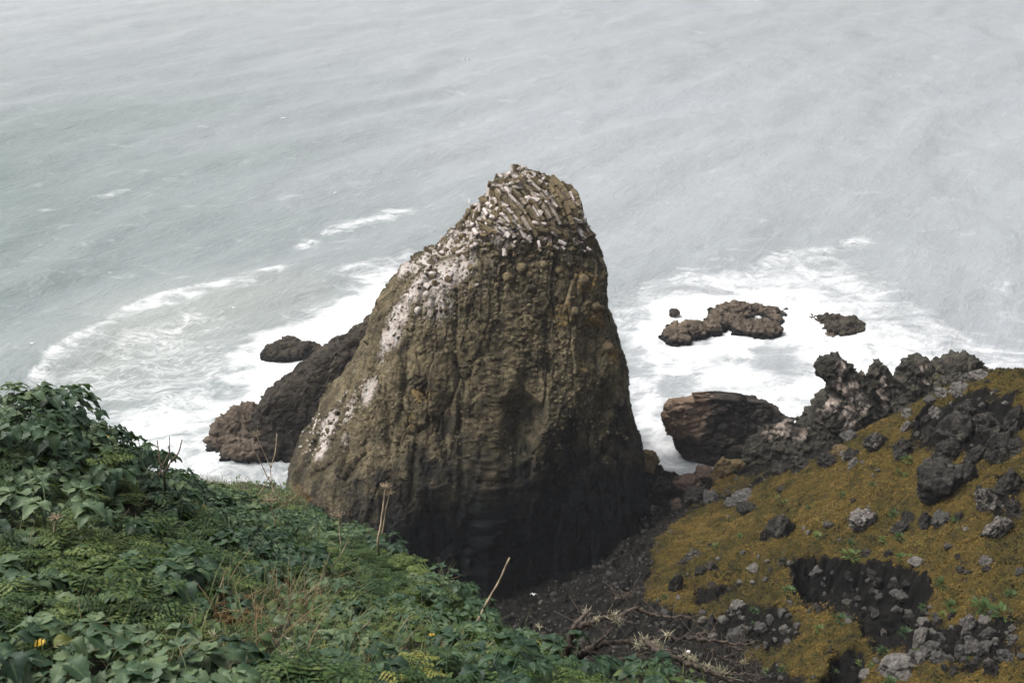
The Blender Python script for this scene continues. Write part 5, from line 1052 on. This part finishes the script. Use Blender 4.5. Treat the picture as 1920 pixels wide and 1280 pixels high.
for pts, a, b in (([(1050, 1256), (1044, 1235), (1040, 1211), (1041, 1187)], .011, .006), ([(1060, 1243), (1066, 1216), (1069, 1184), (1081, 1168), (1098, 1149), (1110, 1144)], .016, .005),
    ([(1078, 1178), (1103, 1168), (1132, 1157), (1153, 1154), (1172, 1151), (1189, 1137), (1204, 1145), (1220, 1151), (1240, 1155), (1259, 1158), (1275, 1153), (1292, 1159), (1307, 1165), (1321, 1166)], .012, .003), ([(1139, 1155), (1153, 1125), (1168, 1117), (1189, 1113)], .005, .002), ([(1152, 1122), (1172, 1112), (1186, 1106)], .004, .002),
    ([(1066, 1245), (1084, 1230), (1103, 1216), (1120, 1208), (1144, 1204), (1180, 1202), (1208, 1199), (1228, 1194), (1252, 1192), (1266, 1182)], .016, .005), ([(1240, 1193), (1271, 1198), (1292, 1195), (1307, 1189), (1323, 1182), (1343, 1183)], .010, .003), ([(1290, 1195), (1319, 1199), (1347, 1201), (1371, 1206), (1393, 1208), (1414, 1205)], .009, .003), ([(1391, 1207), (1400, 1202), (1410, 1198)], .004, .002),
    ([(1210, 1200), (1223, 1211), (1240, 1223), (1263, 1232), (1287, 1244), (1316, 1254), (1347, 1266), (1374, 1280)], .012, .007), ([(1312, 1198), (1323, 1213), (1340, 1226), (1359, 1235), (1383, 1242), (1402, 1249), (1422, 1259)], .007, .002), ([(1357, 1235), (1370, 1228), (1383, 1222)], .004, .002), ([(1345, 1263), (1369, 1261), (1393, 1261), (1414, 1265)], .006, .002), ([(1400, 1262), (1412, 1270), (1420, 1278)], .004, .002), ([(1369, 1206), (1383, 1218), (1405, 1223), (1417, 1226)], .005, .002),
    ([(1090, 1222), (1103, 1222), (1132, 1232), (1163, 1240), (1187, 1230), (1208, 1218), (1218, 1216)], .009, .003), ([(1132, 1232), (1144, 1254), (1153, 1271)], .006, .003), ([(1163, 1240), (1172, 1247), (1182, 1256)], .005, .003), ([(1180, 1233), (1204, 1247), (1216, 1259), (1226, 1275)], .006, .003), ([(1112, 1212), (1134, 1192), (1149, 1177)], .008, .003), ([(1058, 1262), (1075, 1272), (1088, 1284)], .010, .005), ([(1150, 1238), (1180, 1232), (1215, 1222), (1250, 1228)], .006, .003)):
    branch(pts, a, b)
mb = MB()
for px, py, r in ((1208, 1203, .05), (1252, 1190, .04), (1149, 1154, .045), (1156, 1163, .045), (1098, 1149, .04), (1328, 1249, .05), (1355, 1260, .06), (1362, 1269, .065), (1218, 1216, .035), (1089, 1191, .04), (1196, 1208, .05), (1300, 1236, .05), (1230, 1206, .04), (1275, 1236, .035), (1395, 1242, .035), (1240, 1215, .04), (1065, 1235, .04), (1072, 1222, .03), (1120, 1160, .03), (1290, 1228, .05), (1345, 1258, .06), (1305, 1250, .035)):
    lichen_tuft(mb, at_d(px, py, zof(px)), r * .85, 44)
o = mb.build('lichen', M_LICH, shrub, origin=sh_base); o['kind'] = 'stuff'

# flowers and sprigs
def flower_head(px, py, label, n=5, s=.012):
    h = on_bluff(px, py); root = empty('yellow_flower', h); tag(root, label, 'flower')
    mb = PlantMB(); mb.stem([h - UPV * .03, h + UPV * .03, h + UPV * .06], .003, .002); st = mb.mesh('stem', M_GRASS); st.parent = root; st.location = -h
    mb = PlantMB()
    for k in range(9):
        a = 2.4 * k; mb.leaf(h + UPV * .06, np.array([math.cos(a), math.sin(a), .8]), UPV, s * 1.2, s * .9, droop=.2, nu=3, nv=4, wav=0)
    f = mb.mesh('petals', M_FLOW); f.parent = root; f.location = -h
for px, py, lb, s in ((187, 822, 'left of two yellow flowers at the upper left rim', .012), (203, 824, 'right of two yellow flowers at the upper left rim', .013), (810, 1200, 'small orange flower in the grass below the long bare stem', .016), (950, 1196, 'tiny orange flower at the plant rim near the cove', .012), (82, 1222, 'yellow catkin like flower at the lower left', .018), (10, 1262, 'orange flower bud in the lower left corner', .016), (573, 1068, 'orange yellow withered leaf flower in the middle of the plants', .026), (148, 1118, 'tiny yellow flower in the left leaves', .010), (144, 1054, 'small orange flower among the left leaves', .012), (22, 1128, 'orange blossom near the left edge', .010), (155, 1152, 'orange withered blossom left of the arching twig', .014)):
    pass
    flower_head(px, py + 12, lb, s=s)
for px, py, lb in ((345, 975, 'yellow green feathery sprig in the centre of the leaves'), (283, 1015, 'yellow green budding sprig left of the feathery one'), (140, 775, 'yellow green bushy plant at the top of the left rim'), (440, 890, 'yellowing bush on the far hump below the surf'), (490, 890, 'rust tinged yellow green bush at the end of the far hump')):
    put_plant('yellow', px, py, .55, lb, 'yellow_sprig', 'plant', None)
for kd, px, py, sc_, lb in (('tall', 22, 885, .62, 'tall leafy green plant with thick stems at the left edge of the rim'), ('rust', 545, 922, .9, 'rusty brown bush at the right end of the far hump'), ('rust', 560, 938, .7, 'small rusty bush low on the end of the far hump'), ('rust', 440, 1165, .5, 'rusty withered plant in the dry brown grass')):
    put_plant(kd, px, py, sc_, lb, 'leafy_bush', 'plant', None)
h = on_bluff(618, 1248); mb = PlantMB()
for px, py in ((606, 1191), (600, 1202), (612, 1200), (631, 1201), (626, 1206), (646, 1212), (592, 1216), (640, 1228), (618, 1212)):
    D = h - np.array([0, 0, H]); z0 = D[1] * CP - D[2] * SP; tip = at_d(px, py, z0); b = h + DR.normal(size=3) * [.02, .02, 0]
    mb.leaf(b - UPV * .02, tip - b, np.array([0, -1.0, .3]), np.linalg.norm(tip - b), .026, droop=.05, fold=.3, shape=1.0, wav=0)
o = mb.mesh('iris_clump', M_YELL); tag(o, 'clump of bright sword shaped iris blades in the bottom grass', 'plant')
for px, py, s, lb, mt in ((905, 1222, .14, 'big smooth broad leaf standing in the bottom grass', M_PALEF), (70, 1195, .11, 'large pale leaf at the lower left', M_PALEF), (352, 1222, .08, 'pale green round leaf beside dry brown grass', M_PALEF), (516, 1188, .065, 'pale round leaf above the cream lichen', M_PALEF), (110, 1232, .075, 'narrow bright green leaf at the lower left', M_YELL), (248, 1142, .08, 'pale leaf hanging edge on in the left greenery', M_PALEF)):
    h = on_bluff(px, py); mb = PlantMB(); mb.stem([h - UPV * .05, h + UPV * .05, h + UPV * .08 + np.array([.01, 0, 0])], .004, .003)
    mb.leaf(h + UPV * .08, np.array([DR.uniform(.3, 1), -.25, .1]), np.array([0, -.55, .8]), s, s * .72, droop=.3, fold=.15, nu=7, nv=12); o = mb.mesh('broad_leaf', mt); tag(o, lb, 'leaf')
# dark green tufts dotted over the moss
tuft_d = []
for k in range(3):
    mb = PlantMB()
    for j in range(46):
        a = DR.uniform(0, 6.28); r_ = DR.uniform(0, 1) ** .6; d = np.array([math.cos(a) * r_, math.sin(a) * r_, DR.uniform(.5, 1.1)]); mb.leaf(d * [.5, .5, 0], d, UPV, DR.uniform(.35, .7), DR.uniform(.14, .25), droop=.4, nu=3, nv=5, wav=0)
    o = mb.mesh('green_tuft', M_FERNY); tuft_d.append(o.data); bpy.data.objects.remove(o)
TUF = [(1705, 855, 16), (1688, 882, 9), (1703, 888, 9), (1640, 905, 9), (1585, 925, 11), (1518, 948, 9), (1680, 960, 16), (1798, 972, 14), (1690, 1002, 14), (1660, 1008, 12), (1600, 1015, 12), (1535, 1000, 12), (1600, 1034, 22), (1692, 1040, 14), (1712, 1040, 8), (1770, 1087, 18), (1790, 1130, 18), (1850, 1130, 26), (1880, 1140, 24), (1735, 1135, 12), (1580, 1155, 16), (1540, 1175, 14), (1770, 1148, 10), (1660, 1215, 14), (1720, 1218, 10), (1675, 1275, 18), (1700, 1180, 16), (1560, 1255, 12), (1470, 1250, 12), (1440, 1255, 10), (1900, 1110, 14), (1345, 1020, 10), (1390, 1002, 10), (1475, 938, 9), (1460, 930, 9), (1415, 1140, 10), (1420, 1165, 12), (1480, 1100, 12), (1640, 1245, 12), (1830, 1225, 18), (1615, 1240, 10), (1250, 1115, 9)]
for px, py, r in TUF:
    h, n = hit(terr_b, px, py + r * .4)
    if h is None: continue
    o = bpy.data.objects.new('green_tuft', tuft_d[int(DR.integers(3))]); COL.objects.link(o); o.location = h; o.scale = [r / FPX * np.linalg.norm(h - [0, 0, H]) * 1.15] * 3; o.scale.z *= .7; o.rotation_euler.z = DR.uniform(0, 6.28)
    tag(o, 'dark green leafy tuft growing in the orange moss', 'plant', 'dark green tufts in the moss')
# short turf blades over the mossy ground: one object
def build_turf():
    n = 170000; P = np.column_stack([DR.uniform(8, 50, n), DR.uniform(36, 82, n)]); z, mo, scar, bare, idr = terrain_z(P)
    px, py, zc = project(np.column_stack([P, z])); ok = (mo > .25 + .6 * DR.random(n)) & (px > 1180) & (px < 1990) & (py > 640) & (py < 1330); P, z = P[ok], z[ok]; n = len(P)
    cl = fbm(np.column_stack([P, z]) * .7, 3)
    a = DR.uniform(0, 6.28, n); L = DR.uniform(.07, .17, n) * (1 + .8 * cl.clip(-.5, 1)); wd = DR.uniform(.03, .06, n); d = np.stack([np.cos(a), np.sin(a), 0 * a], 1); s = np.stack([-np.sin(a), np.cos(a), 0 * a], 1)
    B = np.column_stack([P, z - .03]); M = B + d * (L * .35)[:, None] + UPV * (L * .7)[:, None]; T = B + d * (L * 1.0)[:, None] + UPV * (L * .85)[:, None]
    V = np.stack([B - s * wd[:, None], B + s * wd[:, None], M + s * (wd * .8)[:, None], M - s * (wd * .8)[:, None], T], 1).reshape(-1, 3); i = np.arange(n)[:, None] * 5
    m, t, b = new_mat('moss_turf'); q = N(t); r = q.n('ShaderNodeNewGeometry').outputs['Random Per Island']; nn = q.math('ADD', q.math('MULTIPLY', q.noise(q.pos(), .22, 4, .6), .5), q.math('MULTIPLY', q.noise(q.pos(), .85, 5, .68), .5))
    v = q.math('ADD', q.math('MULTIPLY', r, .22), q.rng(nn, .36, .64, -0.06, .80))
    t.links.new(q.ramp(v, [(.08, (.012, .013, .006)), (.28, (.034, .033, .010)), (.46, (.064, .050, .013)), (.66, (.102, .068, .017)), (.84, (.145, .094, .026)), (.98, (.052, .064, .018))]), b.inputs['Base Color']); b.inputs['Roughness'].default_value = .85; b.inputs['Specular IOR Level'].default_value = .15
    o = mesh_np('moss_turf', V, [i + [[0, 1, 2, 3]], i + [[3, 2, 4]]], m, smooth=False); tag(o, 'short olive and orange turf over the headland slope', 'turf', kind='stuff')
build_turf()

# birds
M_WHITE = bpy.data.materials.new('white_feather'); M_WHITE.use_nodes = True; M_WHITE.node_tree.nodes['Principled BSDF'].inputs['Base Color'].default_value = (.8, .8, .8, 1)
M_GWING = bpy.data.materials.new('grey_wing'); M_GWING.use_nodes = True; M_GWING.node_tree.nodes['Principled BSDF'].inputs['Base Color'].default_value = (.32, .34, .36, 1)
M_BLACKB = bpy.data.materials.new('black_feather'); M_BLACKB.use_nodes = True; M_BLACKB.node_tree.nodes['Principled BSDF'].inputs['Base Color'].default_value = (.012, .012, .014, 1)
M_BILL = bpy.data.materials.new('bill'); M_BILL.use_nodes = True; M_BILL.node_tree.nodes['Principled BSDF'].inputs['Base Color'].default_value = (.55, .35, .05, 1)
def bird_body(mb, upright=False, s=1.0):
    if not upright: pts = [(-.26, 0, .02), (-.2, 0, .02), (-.08, 0, 0), (.06, 0, .0), (.15, 0, .03), (.20, 0, .06), (.25, 0, .07), (.28, 0, .06)]; r = [.006, .03, .062, .068, .05, .036, .034, .012]
    else: pts = [(-.20, 0, -.02), (-.12, 0, .10), (-.02, 0, .26), (.05, 0, .42), (.06, 0, .52), (.08, 0, .60), (.13, 0, .63), (.19, 0, .62)]; r = [.012, .06, .09, .075, .04, .034, .04, .010]
    mb.tube(np.array(pts) * s, np.array(r) * s, None, 10, .5)
def bird(px, py, dist_z, label, flying=True, rz=0.0, s=1.5, black=False, name='gull', pos=None, bank=.2):
    p = at_z(px, py, dist_z) if pos is None else pos
    root = empty(name, p); root.rotation_euler = (bank, 0, rz); tag(root, label, 'bird')
    mb = MB(); bird_body(mb, not flying, s); mb.build('body', M_BLACKB if black else M_WHITE, root)
    mb = MB(); tip = np.array([(.28, 0, .06), (.33, 0, .055), (.36, 0, .05)] if flying else [(.19, 0, .62), (.24, 0, .615), (.27, 0, .605)]) * s; mb.tube(tip, .012 * s, .004 * s, 6); mb.build('bill', M_BILL, root)
    for sg in (-1, 1):
        if flying: ring = [(.10, 0, .02), (.12, .28, .13), (.04, .50, .10), (-.12, .74, .02), (-.06, .50, .085), (-.03, .28, .11), (-.08, 0, .02)]
        else: ring = [(.04, .07, .40), (.02, .09, .28), (-.10, .08, .10), (-.24, .03, -.06), (-.12, .085, .16), (-.02, .085, .36)]
        R = np.array(ring) * [1, sg, 1] * s; up = R + [0, 0, .012 * s] if flying else R + [0, sg * .012 * s, 0]; V = np.vstack([up, R, [up.mean(0)], [R.mean(0)]]); k = len(R); i = np.arange(k); j = (i + 1) % k
        F3 = np.vstack([np.stack([i, j, np.full(k, 2 * k)], 1), np.stack([j + k, i + k, np.full(k, 2 * k + 1)], 1)]); F4 = np.stack([i, i + k, j + k, j], 1)
        mesh_np('wing', V, [F4, F3], M_BLACKB if black else (M_GWING if flying else M_GWING), root)
    if not flying:
        for sg in (-1, 1): mb = MB(); mb.tube(np.array([(-.03, .03 * sg, .14), (-.01, .03 * sg, .05), (0, .03 * sg, -.03)]) * s, .010 * s, .008 * s, 5); mb.build('leg', M_BILL if not black else M_BLACKB, root)
    return root
bird(1000, 1114, 9, 'white gull gliding low over the dark cove', rz=2.2, s=.62, bank=.5)
bird(530, 222, 14, 'white gull flying far out over the left sea', rz=.6, s=1.9)
bird(874, 113, 16, 'distant white gull over the upper sea', rz=2.6, s=2.2)
bird(627, 362, 14, 'small white gull left of the stack top', rz=1.2, s=1.1)
bird(60, 643, 10, 'white gull flying above the left foam line', rz=.3, s=1.0)
bird(437, 577, 8, 'white gull skimming the water inside the left foam line', rz=2.0, s=.9)
h, n = hit(stack_b, 884, 392)
bird(0, 0, 0, 'white gull perched on the left shoulder of the stack crown', flying=False, rz=2.6, s=.85, pos=h + np.array([-.2, 0, .15]) if h is not None else at_y(880, 385, 86))
bird(0, 0, 0, 'black cormorant standing upright on the ragged crag', flying=False, rz=.4, s=.9, black=True, name='cormorant', pos=at_y(1763, 682, 81.5))
# ---------------------------------------------------------------- sea haze
def build_haze():
    x, y0, y1, z0, z1 = 1750, -160, 1600, -5.2, 68
    V = [(-x, y0, z0), (x, y0, z0), (x, y1, z0), (-x, y1, z0), (-x, y0, z1), (x, y0, z1), (x, y1, z1), (-x, y1, z1)]
    F = [(0, 3, 2, 1), (4, 5, 6, 7), (0, 1, 5, 4), (1, 2, 6, 5), (2, 3, 7, 6), (3, 0, 4, 7)]
    m = bpy.data.materials.new('haze_air'); m.use_nodes = True; t = m.node_tree; t.nodes.clear()
    out = t.nodes.new('ShaderNodeOutputMaterial'); v = t.nodes.new('ShaderNodeVolumePrincipled')
    v.inputs['Color'].default_value = (0.90, 0.93, 1.0, 1); v.inputs['Density'].default_value = 0.0002; v.inputs['Anisotropy'].default_value = 0.1
    t.links.new(v.outputs[0], out.inputs['Volume'])
    o = mesh_np('haze', V, np.array(F), m, smooth=False); tag(o, 'thin pale sea haze over the water', 'haze', kind='stuff')
build_haze()
